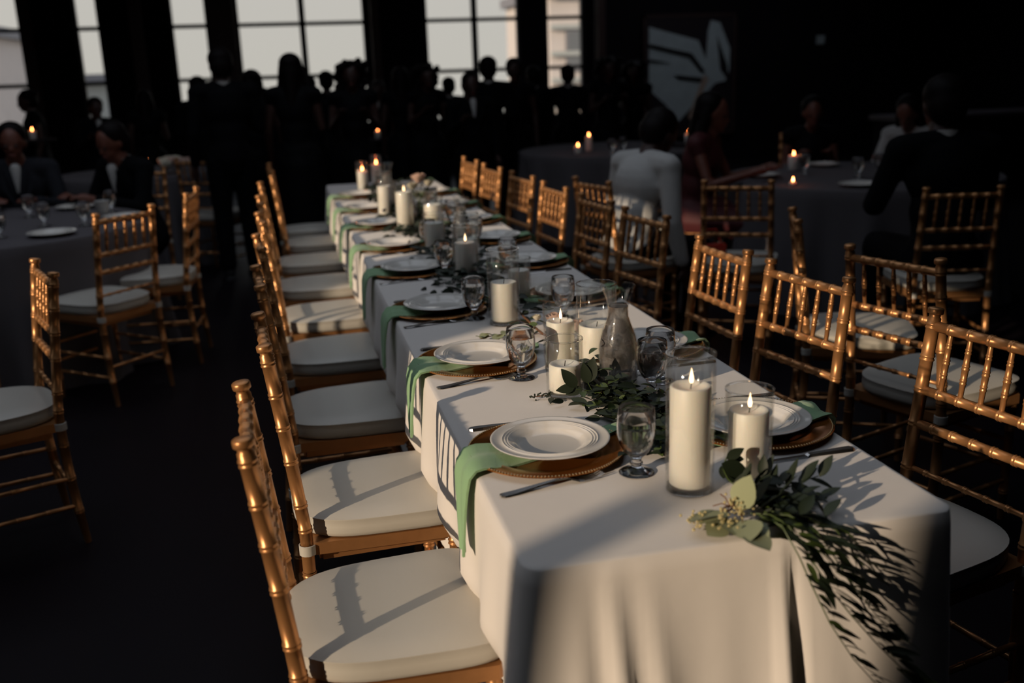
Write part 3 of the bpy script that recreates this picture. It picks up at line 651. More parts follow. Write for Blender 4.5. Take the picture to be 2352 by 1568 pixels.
# ------------------------------------------------------------------ greenery
def leaf_mesh(name, ln, wd, m, fold=.25, curl=.25, tip=1.0, n=6):
    vs = []; fs = []
    for i in range(n + 1):
        f = i / n; w_ = wd * (math.sin(PI * f ** .8) ** .8) if 0 < f < 1 else 0.0008; z = curl * ln * (f * f) * -.5
        y = f * ln
        vs += [(-w_, y, z + fold * w_), (0, y, z), (w_, y, z + fold * w_)]
    for i in range(n):
        a = i * 3; fs += [(a, a + 1, a + 4, a + 3), (a + 1, a + 2, a + 5, a + 4)]
    o = len(vs); vs += [(x, y, z - .0006) for x, y, z in vs]; fs += [tuple(reversed([k + o for k in f])) for f in fs]
    return MB().add(vs, fs).mesh(name, m, ang=60)
HM_ = [leaf_mesh('leaf', .060, .0085, leaf_m, .2, .25), leaf_mesh('leaf', .050, .008, leaf_m, .25, .5), leaf_mesh('leaf', .068, .008, leaf_m, .15, .1), leaf_mesh('leaf', .045, .0075, leaf_l, .2, .4)]
LM = [leaf_mesh('leaf', .052, .012, leaf_m), leaf_mesh('leaf', .042, .010, leaf_m, .3, .5), leaf_mesh('leaf', .060, .011, leaf_m, .2, .1), leaf_mesh('leaf', .048, .012, leaf_l, .3, .4)]
SM_ = [leaf_mesh('leaf', .036, .0065, leaf_m, .3, .3), leaf_mesh('leaf', .028, .006, leaf_m, .3, .5), leaf_mesh('leaf', .030, .006, leaf_l, .3, .5)]
rnd = random.Random(7)
def orient(d, roll):
    d = Vector(d).normalized(); q = d.to_track_quat('Y', 'Z'); return (q.to_matrix() @ Matrix.Rotation(roll, 3, 'Y')).to_euler()
def put_leaf(parent, p, d, roll, meshes, s=1.0):
    o = link('leaf', rnd.choice(meshes), parent, p, orient(d, roll)); o.scale = (s, s, s); return o
# main runner
t = thing('leafy_garland', 'dark green leafy garland running down the middle of the table among the vases', 'garland', (0, 0, 0))
ctr = [(.40, .33), (.405, .50), (.39, .68), (.40, .82), (.42, 1.0), (.40, 1.2), (.38, 1.35), (.36, 1.5), (.37, 1.7), (.36, 2.0), (.35, 2.4), (.37, 2.9), (.35, 3.4), (.36, 4.0), (.35, 4.6), (.35, 5.2)]
MB().tube([(x + .012 * math.sin(i), y, TZ + .016 + .006 * math.sin(i * 2)) for i, (x, y) in enumerate(ctr)], .0035, 6).obj('stem', stem_m, t)
def ctr_at(y):
    for (x0, y0), (x1, y1) in zip(ctr, ctr[1:]):
        if y0 <= y <= y1: return x0 + (x1 - x0) * (y - y0) / (y1 - y0)
    return ctr[0][0]
vz = [(v[0], v[1], v[3]) for v in V] + [(.439, .83, .048), (.492, .745, .037), (.545, .83, .037), (.296, .314, .034), (.472, 1.70, .048), (.155, .47, .16), (.615, .466, .16), (.612, 1.109, .16), (.150, 1.13, .16), (.231, .965, .034), (.238, 1.609, .034), (.148, 1.75, .16), (.615, 1.8, .16)]
vz += [(x, y, .15) for x, y, q in LY[3:]] + [(x, y, .15) for x, y in RY[3:]] + [(.264, 2.318, .034), (.29, 2.9, .034), (.453, 2.983, .045)]
def clear(p, e=.0):
    return all(math.hypot(p[0] - x, p[1] - y) > r + e for x, y, r in vz)
n = 0
tries = 0
while n < 290 and tries < 9000:
    tries += 1
    u = rnd.random(); y = .36 + .56 * u if rnd.random() < .74 else 1.1 + .85 * u
    x = ctr_at(y) + rnd.gauss(0, .045 if y < 1 else .035); z = TZ + .008 + abs(rnd.gauss(0, .022))
    a = rnd.uniform(0, 2 * PI); d = (math.cos(a), math.sin(a) * .8, rnd.uniform(-.1, .32)); e = (x + d[0] * .05, y + d[1] * .05)
    if not clear((x, y), .004) or not clear(e, .002): continue
    put_leaf(t, (x, y, z), d, rnd.uniform(-.9, .9), LM, rnd.uniform(.6, .9)); n += 1
fol = MB(); near = MB()
src = [(m_.vertices, m_.polygons) for m_ in LM]
for k in range(1500):
    y = rnd.uniform(1.6, 5.3); x = ctr_at(y) + rnd.gauss(-.035, .055); z = TZ + .006 + abs(rnd.gauss(0, .02))
    if not clear((x, y), .002): continue
    a = rnd.uniform(0, 2 * PI); M = Matrix.Translation((x, y, z)) @ orient((math.cos(a), math.sin(a), rnd.uniform(-.1, .5)), rnd.uniform(-1, 1)).to_matrix().to_4x4()
    q = rnd.choice(src); fol.add([v.co for v in q[0]], [tuple(p.vertices) for p in q[1]], M)
fol.obj('foliage', leaf_m, t, kind='stuff')
for k in range(520):
    y = rnd.uniform(.38, .93); x = ctr_at(y) + rnd.gauss(.01, .042); z = TZ + .006 + abs(rnd.gauss(0, .016)); a = rnd.uniform(0, 2 * PI)
    if not clear((x, y), .006) or not clear((x + .035 * math.cos(a), y + .035 * math.sin(a)), .003): continue
    q = rnd.choice(src); M = Matrix.Translation((x, y, z)) @ orient((math.cos(a), math.sin(a), rnd.uniform(-.1, .4)), rnd.uniform(-1, 1)).to_matrix().to_4x4() @ Matrix.Scale(rnd.uniform(.55, .85), 4)
    near.add([v.co for v in q[0]], [tuple(p.vertices) for p in q[1]], M)
near.obj('foliage', leaf_m, t, kind='stuff')
for k in range(9):
    y = rnd.uniform(.4, 1.5); x = ctr_at(y); a = rnd.uniform(-1, 1) + (PI if k % 2 else 0)
    MB().tube([(x, y, TZ + .015), (x + .04 * math.cos(a), y + .04 * math.sin(a), TZ + .03), (x + .08 * math.cos(a), y + .08 * math.sin(a), TZ + .028)], .0012, 5).obj('stem', stem_m, t)
# front trailing spray
t = thing('trailing_greenery', 'dark ruscus spray spilling over the front edge of the table towards the floor', 'greenery', (0, 0, 0))
def spray(pts, nl, meshes, s0=1, s1=.8, jit=.006, rad=.0016, up=.2, both=True, sp=1.0):
    P = [Vector(p) for p in pts]; MB().tube(P, [rad * (1 - .5 * i / (len(P) - 1)) for i in range(len(P))], 6).obj('stem', stem_m if rad > .002 else leaf_l, t)
    L_ = [0]
    for a, b in zip(P, P[1:]): L_.append(L_[-1] + (b - a).length)
    for k in range(nl):
        q = (k + .6) / nl * L_[-1]; i = max(j for j in range(len(P) - 1) if L_[j] <= q); f = (q - L_[i]) / (L_[i + 1] - L_[i]); p = P[i].lerp(P[i + 1], f); d = (P[i + 1] - P[i]).normalized()
        side = d.cross(Vector((0, -.8, .6))).normalized() * (1 if k % 2 else -1)
        dd = (d * .75 * sp + side * rnd.uniform(.5, 1.0) + Vector((0, -.35, up)) * rnd.uniform(.2, 1)) if meshes is not HM_ else d * rnd.uniform(.3, 1.1) + Vector((rnd.uniform(.25, 1.1), rnd.uniform(-.45, 0), rnd.uniform(-.35, .2))) + side * rnd.uniform(-.1, .35)
        put_leaf(t, p + Vector((rnd.uniform(-jit, jit), -abs(rnd.uniform(0, jit)), rnd.uniform(0, jit))), dd, rnd.uniform(-.5, .5), meshes, s0 + (s1 - s0) * k / nl)
main_ = [(.42, .04, .785), (.435, -.01, .783), (.45, -.048, .750), (.475, -.072, .70), (.51, -.088, .65), (.55, -.103, .60), (.595, -.117, .55), (.64, -.13, .50), (.68, -.14, .455), (.71, -.15, .42)]
spray(main_, 44, HM_, 1.0, 1.0)
spray([(.43, .04, .785), (.46, .0, .785), (.48, -.035, .768), (.505, -.060, .72), (.535, -.08, .67), (.575, -.10, .615)], 24, HM_, .9, .9)
spray([(.41, .04, .78), (.425, -.01, .782), (.437, -.045, .745), (.450, -.07, .70), (.475, -.085, .64), (.51, -.10, .58), (.55, -.112, .53), (.59, -.125, .49)], 26, HM_, .8, .75)
spray([(.44, .03, .785), (.48, .0, .785), (.51, -.03, .772), (.53, -.05, .740), (.55, -.06, .71)], 14, HM_, .9, .9)
spray([(.42, .0, .783), (.445, -.04, .765), (.47, -.06, .735), (.50, -.075, .70), (.53, -.085, .675)], 16, HM_, .85, .85)
spray([(.58, -.115, .56), (.62, -.125, .52), (.66, -.137, .475), (.70, -.15, .43), (.72, -.155, .41)], 20, HM_, 1.0, 1.1)
for (a, b, c) in [((.40, .12, .775), (.46, .115, .80), (.53, .11, .79)), ((.41, .08, .78), (.47, .055, .80), (.53, .05, .785)), ((.40, .12, .775), (.43, .115, .795), (.455, .11, .815)), ((.45, .10, .78), (.52, .11, .795), (.56, .115, .80)), ((.40, .05, .78), (.46, .0, .79), (.51, .0, .78))]:
    spray([a, b, c], 7, LM[:3], .95, .85, up=.3)
for k in range(64):
    a = rnd.uniform(-1.6, 1.8); x = .445 + rnd.gauss(0, .032); y = .075 + rnd.gauss(0, .030)
    if not clear((x, y), .01): continue
    dd = (math.cos(a), math.sin(a), rnd.uniform(-.1, .25))
    if not clear((x + dd[0] * .05, y + dd[1] * .05), .0): continue
    put_leaf(t, (x, y, TZ + .008 + rnd.uniform(0, .028)), dd, rnd.uniform(-.8, .8), LM, rnd.uniform(.7, .95))
# eucalyptus
t = thing('eucalyptus_sprig', 'pale silver dollar eucalyptus leaves with seed clusters at the front of the table', 'greenery', (0, 0, 0))
def round_leaf(r): return leaf_mesh('leaf', r * 2, r * .95, euc_m, .12, .15)
EM = [round_leaf(.026), round_leaf(.022), round_leaf(.030)]
for p, d, rl, mi in [((.355, .060, .786), (-.85, -.45, .04), .15, 2), ((.352, .035, .784), (-.2, -1, .03), -.2, 0), ((.378, .045, .792), (.30, .10, 1.0), .0, 2), ((.370, .020, .786), (-.25, -1, -.05), .15, 2), ((.345, .035, .775), (-.9, -.55, -.02), -.4, 1), ((.372, .015, .776), (.35, -1, .0), .3, 0), ((.345, .075, .775), (-1, .0, .02), .3, 1), ((.335, .045, .787), (-.9, -.2, .1), .35, 0), ((.365, -.01, .778), (.3, -1, -.1), -.1, 0)]:
    link('leaf', EM[mi], t, p, orient(d, rl))
MB().tube([(.40, .10, .775), (.37, .07, .780), (.34, .055, .778), (.315, .05, .776)], .0018, 6).obj('stem', stem_m, t)
MB().tube([(.39, .08, .78), (.375, .03, .786), (.36, -.005, .782)], .0018, 6).obj('stem', stem_m, t)
for cx, cy_, cz, nn, sd in [(.305, .055, .782, 46, .010), (.347, .020, .790, 46, .012), (.375, .045, .795, 34, .012), (.385, .075, .80, 30, .012)]:
    b = MB()
    for k in range(nn): b.ell((cx + rnd.gauss(0, sd), cy_ + rnd.gauss(0, sd), max(.768, cz + rnd.gauss(0, .006))), rnd.uniform(.0018, .0030), 6, 4)
    b.obj('seed_cluster', seed_m, t, kind='stuff')
for k in range(14):
    a = rnd.uniform(0, 6.28); p0 = Vector((.375, .075, .785)); p1 = p0 + Vector((math.cos(a) * .03, math.sin(a) * .025, rnd.uniform(-.005, .015)))
    MB().tube([p0, (p0 + p1) / 2 + Vector((0, 0, .005)), p1], .0011, 5).obj('stem', stem_m, t)
# small sprigs near the short vase
t = thing('leaf_sprig', 'tiny dark sprig lying on the cloth left of the short candle vase', 'greenery', (0, 0, 0))
MB().tube([(.262, .795, .765), (.245, .785, .770), (.215, .790, .768)], .0011, 5).obj('stem', stem_m, t)
for p, d, s in [((.255, .77, .768), (-.35, -1, .0), .6), ((.262, .765, .766), (.2, -1, .1), .4)]: put_leaf(t, p, d, 0, [LM[0]], s)
b = MB()
for k in range(34): f = rnd.random(); b.ell((.262 - .055 * f, .790 + rnd.gauss(0, .004), .770 + rnd.gauss(0, .003)), .0022, 6, 4)
b.obj('bud_cluster', leaf_m, t, kind='stuff')
t = thing('leaf_sprig', 'three black pointed leaves on a thin stem before the short candle vase', 'greenery', (0, 0, 0))
MB().tube([(.385, .75, .772), (.345, .747, .782), (.318, .745, .789), (.308, .745, .790)], .0010, 5).obj('stem', leaf_l, t)
def blade(parent, p, d, nrm, me, s=1.0):
    Y = Vector(d).normalized(); X = Y.cross(Vector(nrm)).normalized(); Z = X.cross(Y)
    o = link('leaf', me, parent, p, Matrix((X, Y, Z)).transposed().to_euler()); o.scale = (s, s, s); return o
FN = (-.25, -.9, .35)
BL = leaf_mesh('leaf', .050, .0125, leaf_m, .12, .1)
LEAVES_A = [((.309, .745, .795), (.274, .745, .842)), ((.304, .745, .796), (.260, .745, .793)), ((.323, .745, .792), (.283, .745, .781)), ((.338, .75, .800), (.327, .75, .850)), ((.340, .75, .802), (.352, .75, .862))]
LEAVES_B = [((.411, .17, .830), (.445, .17, .845)), ((.414, .17, .831), (.446, .17, .824)), ((.398, .16, .826), (.452, .16, .798)), ((.397, .16, .822), (.403, .16, .796)), ((.402, .16, .815), (.440, .16, .786))]
MB().tube([(.35, .75, .778), (.343, .75, .79), (.338, .75, .802)], .0010, 5).obj('stem', leaf_l, t)
for p, q in LEAVES_A:
    d = Vector(q) - Vector(p); blade(t, p, d, FN, BL, d.length / .05)
t2 = bpy.data.objects['trailing_greenery']
MB().tube([(.43, .12, .775), (.405, .15, .80), (.40, .162, .818), (.412, .17, .832)], .0011, 5).obj('stem', leaf_l, t2)
for p, q in LEAVES_B:
    d = Vector(q) - Vector(p); blade(t2, p, d, FN, BL, d.length / .05)
# roses and blooms
def bloom(name, label, x, y, z, r, m, grp=None):
    t = thing(name, label, 'flower', (x, y, z), 0, grp)
    MB().ell((0, 0, 0), (r * .35, r * .35, r * .42), 10, 8).obj('rose_heart', m, t)
    for ring, (cnt, rr_, tilt, hh) in enumerate([(4, .42, .15, .9), (5, .62, .4, .85), (6, .82, .75, .7)]):
        for k in range(cnt):
            a = 2 * PI * (k + ring * .37) / cnt; vs = []; fs = []
            for i in range(5):
                for j in range(5):
                    u = (j / 4 - .5) * 1.7; v = i / 4; rad = r * rr_ * (.35 + .65 * math.sin(v * PI / 2)) + r * tilt * .25 * v * v
                    vs.append((rad * math.cos(a + u * .75), rad * math.sin(a + u * .75), -r * .55 + v * r * (hh + .25) - abs(u) ** 2 * r * .18 * v))
            for i in range(4):
                for j in range(4): q = i * 5 + j; fs.append((q, q + 1, q + 6, q + 5))
            MB().add(vs, fs).obj('petal', m, t, ang=180)
    return t
bloom('rose', 'blush pink rose behind the carafe vase, among the leaves', .432, 1.36, .800, .032, rose_m, 'roses on the long table')
bloom('rose', 'second blush pink rose right beside the first', .470, 1.28, .795, .028, rose_m, 'roses on the long table')
bloom('rose', 'small cream bud left of the pink rose', .385, 1.40, .80, .014, white_m)
for i, (dx, dy, dz, r_, mm) in enumerate([(0, 0, .235, .04, rose_m), (.05, .01, .21, .032, white_m), (-.035, -.02, .20, .03, white_m)]):
    bloom('rose', ['blush rose topping the far vase arrangement', 'cream rose right of the blush one on the far vase', 'cream rose left of the blush one on the far vase'][i], .36 + dx, 3.62 + dy, TZ + dz, r_, mm, 'flowers in the far vase')
vase(.365, 3.62, .17, .04, 'slim vase holding the far roses')
t = thing('rose_greenery', 'leafy green stems standing in the far rose vase', 'greenery', (.365, 3.62, TZ + .01))
for k in range(6): MB().tube([(.01 * math.cos(k), .01 * math.sin(k), 0), (.02 * math.cos(k * 2), .02 * math.sin(k * 2), .1), (.045 * math.cos(k * 1.3), .035 * math.sin(k * 1.3), .19)], .002, 5).obj('stem', leaf_l, t)
for k in range(14): a = k * 1.1; link('leaf', LM[k % 4], t, (.03 * math.cos(a), .03 * math.sin(a), .16 + .03 * (k % 3)), orient((math.cos(a), math.sin(a), .1), .3))
t = thing('dried_sprig', 'pale dried blooms lying above the second left plate', 'greenery', (0, 0, 0))
MB().tube([(.30, 1.36, .768), (.25, 1.35, .773), (.20, 1.33, .770), (.17, 1.31, .766)], .0016, 5).obj('stem', stem_m, t)
for k in range(9): link('leaf', EM[1], t, (.20 + .011 * k, 1.335 + .012 * (-1) ** k, .771 + .002 * (k % 3)), orient((math.cos(k * 2.2), .8 * math.sin(k * 2.2), .15), .4)).scale = (.7, .7, .7)

# ------------------------------------------------------------------ the other tables
def round_table(x, y, r, lab, clab, seed):
    t = thing('round_table', lab, 'table', (x, y, 0), 0, 'round banquet tables')
    MB().lathe([(0, .715), (r - .03, .715), (r - .02, .72), (r - .02, .738), (0, .745)], seg=40).obj('tabletop', MATS['plywood'], t)
    for k in range(4): a = PI / 4 + k * PI / 2; MB().tube([(.45 * math.cos(a), .45 * math.sin(a), 0), (.45 * math.cos(a), .45 * math.sin(a), .715)], .014, 8).obj('leg', frame_m, t)
    N = 180; vs = []; lev = [(r - .02, .760), (r - .006, .758), (r, .750)]
    for q, z in lev: vs += [(q * math.cos(2 * PI * k / N), q * math.sin(2 * PI * k / N), z) for k in range(N)]
    for i in range(1, 15):
        f = i / 14
        for k in range(N):
            a = 2 * PI * k / N; q = r + .04 * f + .055 * f * math.sin(a * 15 + seed + .8 * math.sin(a * 4)) + .02 * f * math.sin(a * 31 + seed); vs.append((q * math.cos(a), q * math.sin(a), max(.005, .750 - .745 * f)))
    nl = 17; fs = [(i * N + (j + 1) % N, i * N + j, (i + 1) * N + j, (i + 1) * N + (j + 1) % N) for i in range(nl - 1) for j in range(N)]; fs.append(tuple(range(N)))
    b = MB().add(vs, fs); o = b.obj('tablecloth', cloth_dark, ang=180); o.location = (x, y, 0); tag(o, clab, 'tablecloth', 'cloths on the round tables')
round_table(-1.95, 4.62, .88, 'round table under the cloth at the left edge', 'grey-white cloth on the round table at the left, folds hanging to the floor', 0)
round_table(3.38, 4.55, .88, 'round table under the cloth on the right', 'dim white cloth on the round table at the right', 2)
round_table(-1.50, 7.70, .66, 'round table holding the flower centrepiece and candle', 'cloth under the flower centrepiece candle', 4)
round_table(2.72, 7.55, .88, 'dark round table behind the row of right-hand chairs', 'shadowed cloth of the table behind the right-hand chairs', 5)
# tableware on them
def far_plate(x, y, lab): tag(link('dinner_plate', PLM, None, (x, y, TZ + .001)), lab, 'plate', 'plates on the round tables')
for x, y, lab in [(-1.47, 4.12, 'pale plate near the front edge of the left round table'), (-1.18, 4.62, 'pale plate behind the chair post on the left table'), (-1.55, 5.25, 'plate before the man in the dark suit'),
                  (3.03, 3.98, 'pale plate on the near edge of the right round table'), (3.72, 4.25, 'plate by the right hand side of the right round table'), (3.45, 5.12, 'plate on the far side of the right round table'), (2.78, 4.72, 'plate in front of the woman in red')]: far_plate(x, y, lab)
for i, (x, y, lab) in enumerate([(-1.58, 4.50, 'goblet on the left round table nearest its plate'), (-1.36, 4.42, 'goblet behind the front plate of the left table'), (-1.72, 4.15, 'goblet at the far left of the left table'), (-1.30, 4.95, 'goblet near the man in the dark suit'), (-1.75, 4.95, 'goblet by the guest in the grey suit'), (3.25, 4.35, 'goblet left of centre on the right round table'), (3.5, 4.5, 'goblet in the middle of the right round table'), (3.1, 4.75, 'goblet beside the candle on the right round table'), (2.5, 6.95, 'goblet on the dark middle table'), (2.65, 7.1, 'second goblet on the dark middle table')]):
    dup(gob, lab, (x, y, TZ), i, 'goblets on the round tables')
t = thing('paper_cup', 'small white cup standing before the man in the dark suit', 'cup', (-1.31, 4.72, TZ))
MB().lathe([(0, 0), (.028, 0), (.029, .002), (.040, .095), (.0415, .097), (.040, .098), (.037, .095), (.027, .006), (0, .006)], seg=28).obj('cup_body', shirt_m, t)
for x, y, h, r, lab, fsz in [(-1.36, 7.4, .10, .034, 'candle burning above the white centrepiece flowers', 1.5), (2.431, 7.4, .13, .03, 'candle on the dark middle table, orange flame', 1.5), (2.267, 7.2, .06, .03, 'low candle left of the other on the dark middle table', 1.3), (3.154, 5.0, .10, .034, 'candle on the right round table with a bright flame', 1.7), (2.72, 4.2, .022, .02, 'tiny tea light at the left edge of the right round table', 1.3)]:
    candle(x, y, h, r, lab, True, .001, fm=flame_o, fs=1)
def ball_table(x, y, z, lab):   # candle standing on a high cocktail table
    t = thing('cocktail_table', 'small dark high table under the ' + lab[:40], 'table', (x, y, 0))
    MB().lathe([(0, z - .02), (.2, z - .02), (.2, z), (0, z)], seg=24).obj('tabletop', wall_m, t); MB().tube([(0, 0, .02), (0, 0, z - .02)], .025, 10).obj('pole', frame_m, t); MB().lathe([(0, 0), (.18, 0), (.17, .02), (0, .025)], seg=24).obj('base', frame_m, t)
    c = candle(x, y, .08, .03, lab, True, z + .001 - TZ, fm=flame_o); return c
ball_table(.731, 9.35, .84, 'distant orange candle above the end of the table')
ball_table(-2.54, 9.0, 1.01, 'orange candle glowing by the leftmost window'); ball_table(2.99, 6.45, .86, 'orange candle glowing beside the woman in red')
t = thing('flower_centerpiece', 'blurred bouquet of pale flowers around the candle on the far left table', 'flowers', (-1.16, 7.38, TZ))
MB().lathe([(0, 0), (.05, 0), (.07, .05), (.06, .10), (.057, .10), (.06, .05), (0, .01)], seg=24).obj('bowl', vglass, t)
for k in range(9):
    a = k * 2.4; rr2 = .02 + .012 * k; b = MB(); b.ell((rr2 * math.cos(a), rr2 * math.sin(a), .115 - .003 * k), (.042, .042, .034), 12, 8)
    for j in range(7): b.ell((rr2 * math.cos(a) + .03 * math.cos(j), rr2 * math.sin(a) + .03 * math.sin(j), .115 - .003 * k + .01 * (j % 2)), (.017, .017, .022), 8, 6)
    b.obj('flower', [white_m, white_m, rose_m][k % 3], t)
t = thing('handbag', 'small dark red bag hanging beside the gold chair of the man in white', 'handbag', (1.93, 3.62, .44))
MB().box((0, 0, .06), (.16, .05, .10)).obj('bag_body', bandm, t, False); MB().tube([(-.06, 0, .11), (-.03, 0, .19), (.03, 0, .19), (.06, 0, .11)], .006, 6).obj('strap', bandm, t)
t = thing('shoe', 'pale shoe on the floor beneath the right-hand chairs', 'shoe', (2.72, 2.62, 0), R(-20))
MB().ell((0, 0, .035), (.13, .042, .034), 14, 8).ell((-.09, 0, .05), (.045, .036, .05), 12, 8).obj('upper', mat('pale_shoe_leather', (.5, .4, .36), .5), t); MB().box((0, 0, .006), (.24, .07, .012)).obj('sole', wall_m, t, False)

# ------------------------------------------------------------------ people
def lerp(a, b, f): return Vector(a).lerp(Vector(b), f)
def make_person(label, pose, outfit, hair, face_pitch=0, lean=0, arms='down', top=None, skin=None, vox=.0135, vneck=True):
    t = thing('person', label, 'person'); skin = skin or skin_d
    fem = outfit in ('dress', 'blouse'); sh = .165 if fem else .195; k = .88 if fem else 1.0
    sit = pose == 'sit'; pz = .53 if sit else .93
    pel = Vector((0, 0, pz)); LM_ = Matrix.Translation(pel) @ Matrix.Rotation(-lean, 4, 'X') @ Matrix.Translation(-pel)
    def up(x, y, z): return LM_ @ Vector((x, y, z + pz - .93))
    S = {s: up(s * sh, -.01, 1.39) for s in (-1, 1)}; neck0, neck1 = up(0, -.005, 1.40), up(0, .012, 1.478)
    hc = up(0, .02, 1.585); HM = Matrix.Translation(neck1) @ Matrix.Rotation(-(lean * .4 + face_pitch), 4, 'X') @ Matrix.Rotation(0, 4, 'Z')
    hip = {s: Vector((s * .09, 0, pz - .03)) for s in (-1, 1)}
    if sit: knee = {s: Vector((s * .11, .43, .50)) for s in (-1, 1)}; ank = {s: Vector((s * .10, .40, .09)) for s in (-1, 1)}
    else: knee = {s: Vector((s * .095, .015, .49)) for s in (-1, 1)}; ank = {s: Vector((s * .10, -.02, .09)) for s in (-1, 1)}
    el, wr = {}, {}
    for s in (-1, 1):
        if arms == 'down' or (arms == 'one' and s < 0): el[s] = S[s] + Vector((s * .05, -.02, -.28)); wr[s] = el[s] + Vector((s * .01, .07, -.24))
        elif arms == 'table': el[s] = S[s] + Vector((s * .06, .10, -.25)); wr[s] = Vector((s * .12, el[s].y + .24, max(.81, el[s].z - .02)))
        else: el[s] = S[s] + Vector((s * .04, .02, -.27)); wr[s] = el[s] + Vector((-s * .08, .20, .12))
    body = MB()
    def torso(b, g):
        b.ell(up(0, 0, .93), (.155 * k + g + (.015 if fem else 0), .115 + g, .12 + g), 16, 10); b.cap(up(0, .005, .98), .115 * k + g, up(0, .005, 1.12), .115 * k + g, 14)
        b.ell(up(0, .0, 1.12), (.13 * k + g, .098 + g, .13 + g), 16, 10); b.ell(up(0, -.005, 1.28), (.155 * k + g, .112 + g, .14 + g), 16, 10)
        for s in (-1, 1): b.cap(up(s * .04, -.012, 1.405), .055 + g, S[s], .052 + g)
        b.ell(up(0, -.015, 1.35), (.15 * k + g, .09 + g, .08 + g), 16, 10)
    torso(body, 0)
    body.cap(neck0, .066 * k, neck1, .060 * k)
    def H(x, y, z): return HM @ Vector((x, y, z))
    body.ell((0, .005, .115), (.074, .093, .098), 18, 12, HM); body.ell((0, .045, .055), (.050, .052, .058), 14, 10, HM); body.cap(H(0, .095, .09), .010, H(0, .108, .068), .014)
    body.ell((0, .088, .035), (.022, .012, .008), 10, 6, HM); body.ell((0, .07, .005), (.028, .025, .02), 10, 6, HM); body.ell((0, .09, .112), (.05, .012, .01), 10, 6, HM)
    for s in (-1, 1): body.ell((s * .076, -.002, .085), (.010, .018, .030), 8, 6, HM)
    for s in (-1, 1):
        body.cap(S[s], .048 * k, el[s], .037 * k); body.cap(el[s], .038 * k, wr[s], .026 * k)
        d = (wr[s] - el[s]).normalized(); a = d.cross(Vector((0, 0, 1))); a = a.normalized() if a.length > .3 else Vector((0, 1, 0)); pc = wr[s] + d * .05
        body.cap(wr[s] + d * .01, .026, pc + d * .03, .030); body.cap(pc - a * .014, .022, pc + a * .014 + d * .03, .022)
        dn = d.cross(a).normalized(); dn = dn if dn.z < 0 or abs(dn.z) < .3 else -dn
        for q, fl in enumerate((.062, .072, .068, .052)):
            f0 = pc + d * .04 + a * (q - 1.5) * .021; f1 = f0 + d * fl * .55 + dn * .006; body.cap(f0, .0095, f1, .0088, 8); body.cap(f1, .0088, f1 + d * fl * .35 + dn * fl * .35, .0078, 8)
        th = pc - a * .03 * s; body.cap(th, .013, th - a * s * .03 + d * .035, .010, 8)
        body.cap(hip[s], .085, knee[s], .058); body.cap(knee[s], .057, ank[s], .038); body.cap(ank[s], .038, ank[s] + Vector((0, .10, -.055)), .032)
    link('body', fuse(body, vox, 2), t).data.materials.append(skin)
    for s in (-1, 1):
        MB().ell((s * .030, .088, .092), (.013, .008, .009), 10, 6, HM).obj('eye', eye_m, t)
    MB().ell((0, .094, .036), (.021, .010, .007), 10, 6, HM).obj('mouth', lip_m, t)
    # hair
    h = MB()
    h.ell((0, -.026, .146), (.093, .098, .088), 18, 12, HM); h.ell((0, -.050, .095), (.090, .078, .092), 16, 10, HM)
    if hair == 'long':
        for s in (-1, 1): h.cap(H(s * .06, -.02, .12), .04, H(s * .085, -.03, -.06), .04); h.cap(H(s * .085, -.03, -.06), .04, H(s * .08, -.05, -.19), .03)
        h.cap(H(0, -.06, .08), .07, H(0, -.085, -.17), .06)
    if hair == 'curly':
        for q in range(34):
            a = q * 2.4; z = -.02 + .24 * (q / 34); rr3 = .112 + .022 * math.sin(q * 3); h.ell((rr3 * math.cos(a), -.03 + rr3 * .9 * math.sin(a) * (1 if math.sin(a) < 0 else (.75 if z > .15 else .1)), z), .036, 8, 6, HM)
    if hair == 'updo': h.ell((0, -.10, .16), (.05, .05, .045), 12, 8, HM)
    ho = link('hair', fuse(h, .012, 2), t); ho.data.materials.append(hair_m)
    # clothes
    g = MB(); up_m = {'suit': suit_m, 'greysuit': suit2_m, 'shirt': shirt_m, 'dress': dress_b, 'red': dress_r, 'blouse': shirt_m}[top or outfit]
    torso(g, .016)
    if outfit in ('suit', 'greysuit'): g.cap(up(0, 0, .90), .15, up(0, 0, 1.0), .14)
    sl = outfit in ('suit', 'greysuit', 'shirt', 'blouse') or top == 'shirt'
    for s in (-1, 1):
        if sl: g.cap(S[s], .062 * k, el[s], .052 * k); g.cap(el[s], .053 * k, lerp(el[s], wr[s], .93), .040 * k)
        else: g.cap(S[s], .060 * k, lerp(S[s], el[s], .18), .058 * k)
    if outfit == 'dress':
        for s in (-1, 1): g.cap(hip[s], .11, knee[s] + Vector((0, 0, .0)), .11 if sit else .13); 
        if not sit: g.cap((0, 0, .85), .16, (0, .01, .38), .20, 16)
        else: g.cap((0, .1, .53), .13, (0, .42, .48), .12, 16)
    link({'suit': 'jacket', 'greysuit': 'jacket', 'dress': 'dress'}.get(outfit, 'shirt'), fuse(g, vox, 3), t).data.materials.append(up_m)
    if outfit != 'dress':
        g = MB(); g.ell((0, 0, pz - .01), (.168, .128, .13), 16, 10)
        for s in (-1, 1): g.cap(hip[s], .10, knee[s], .075); g.cap(knee[s], .075, ank[s] + Vector((0, 0, .02)), .062)
        link('trousers', fuse(g, vox, 3), t).data.materials.append(suit_m)
    g = MB()
    for s in (-1, 1): g.cap(ank[s] + Vector((0, -.01, -.03)), .045, ank[s] + Vector((0, .14, -.055)), .034); g.box(ank[s] + Vector((0, .05, -.083)), (.08, .25, .014))
    link('shoes', fuse(g, .012, 1), t).data.materials.append(wick_m)
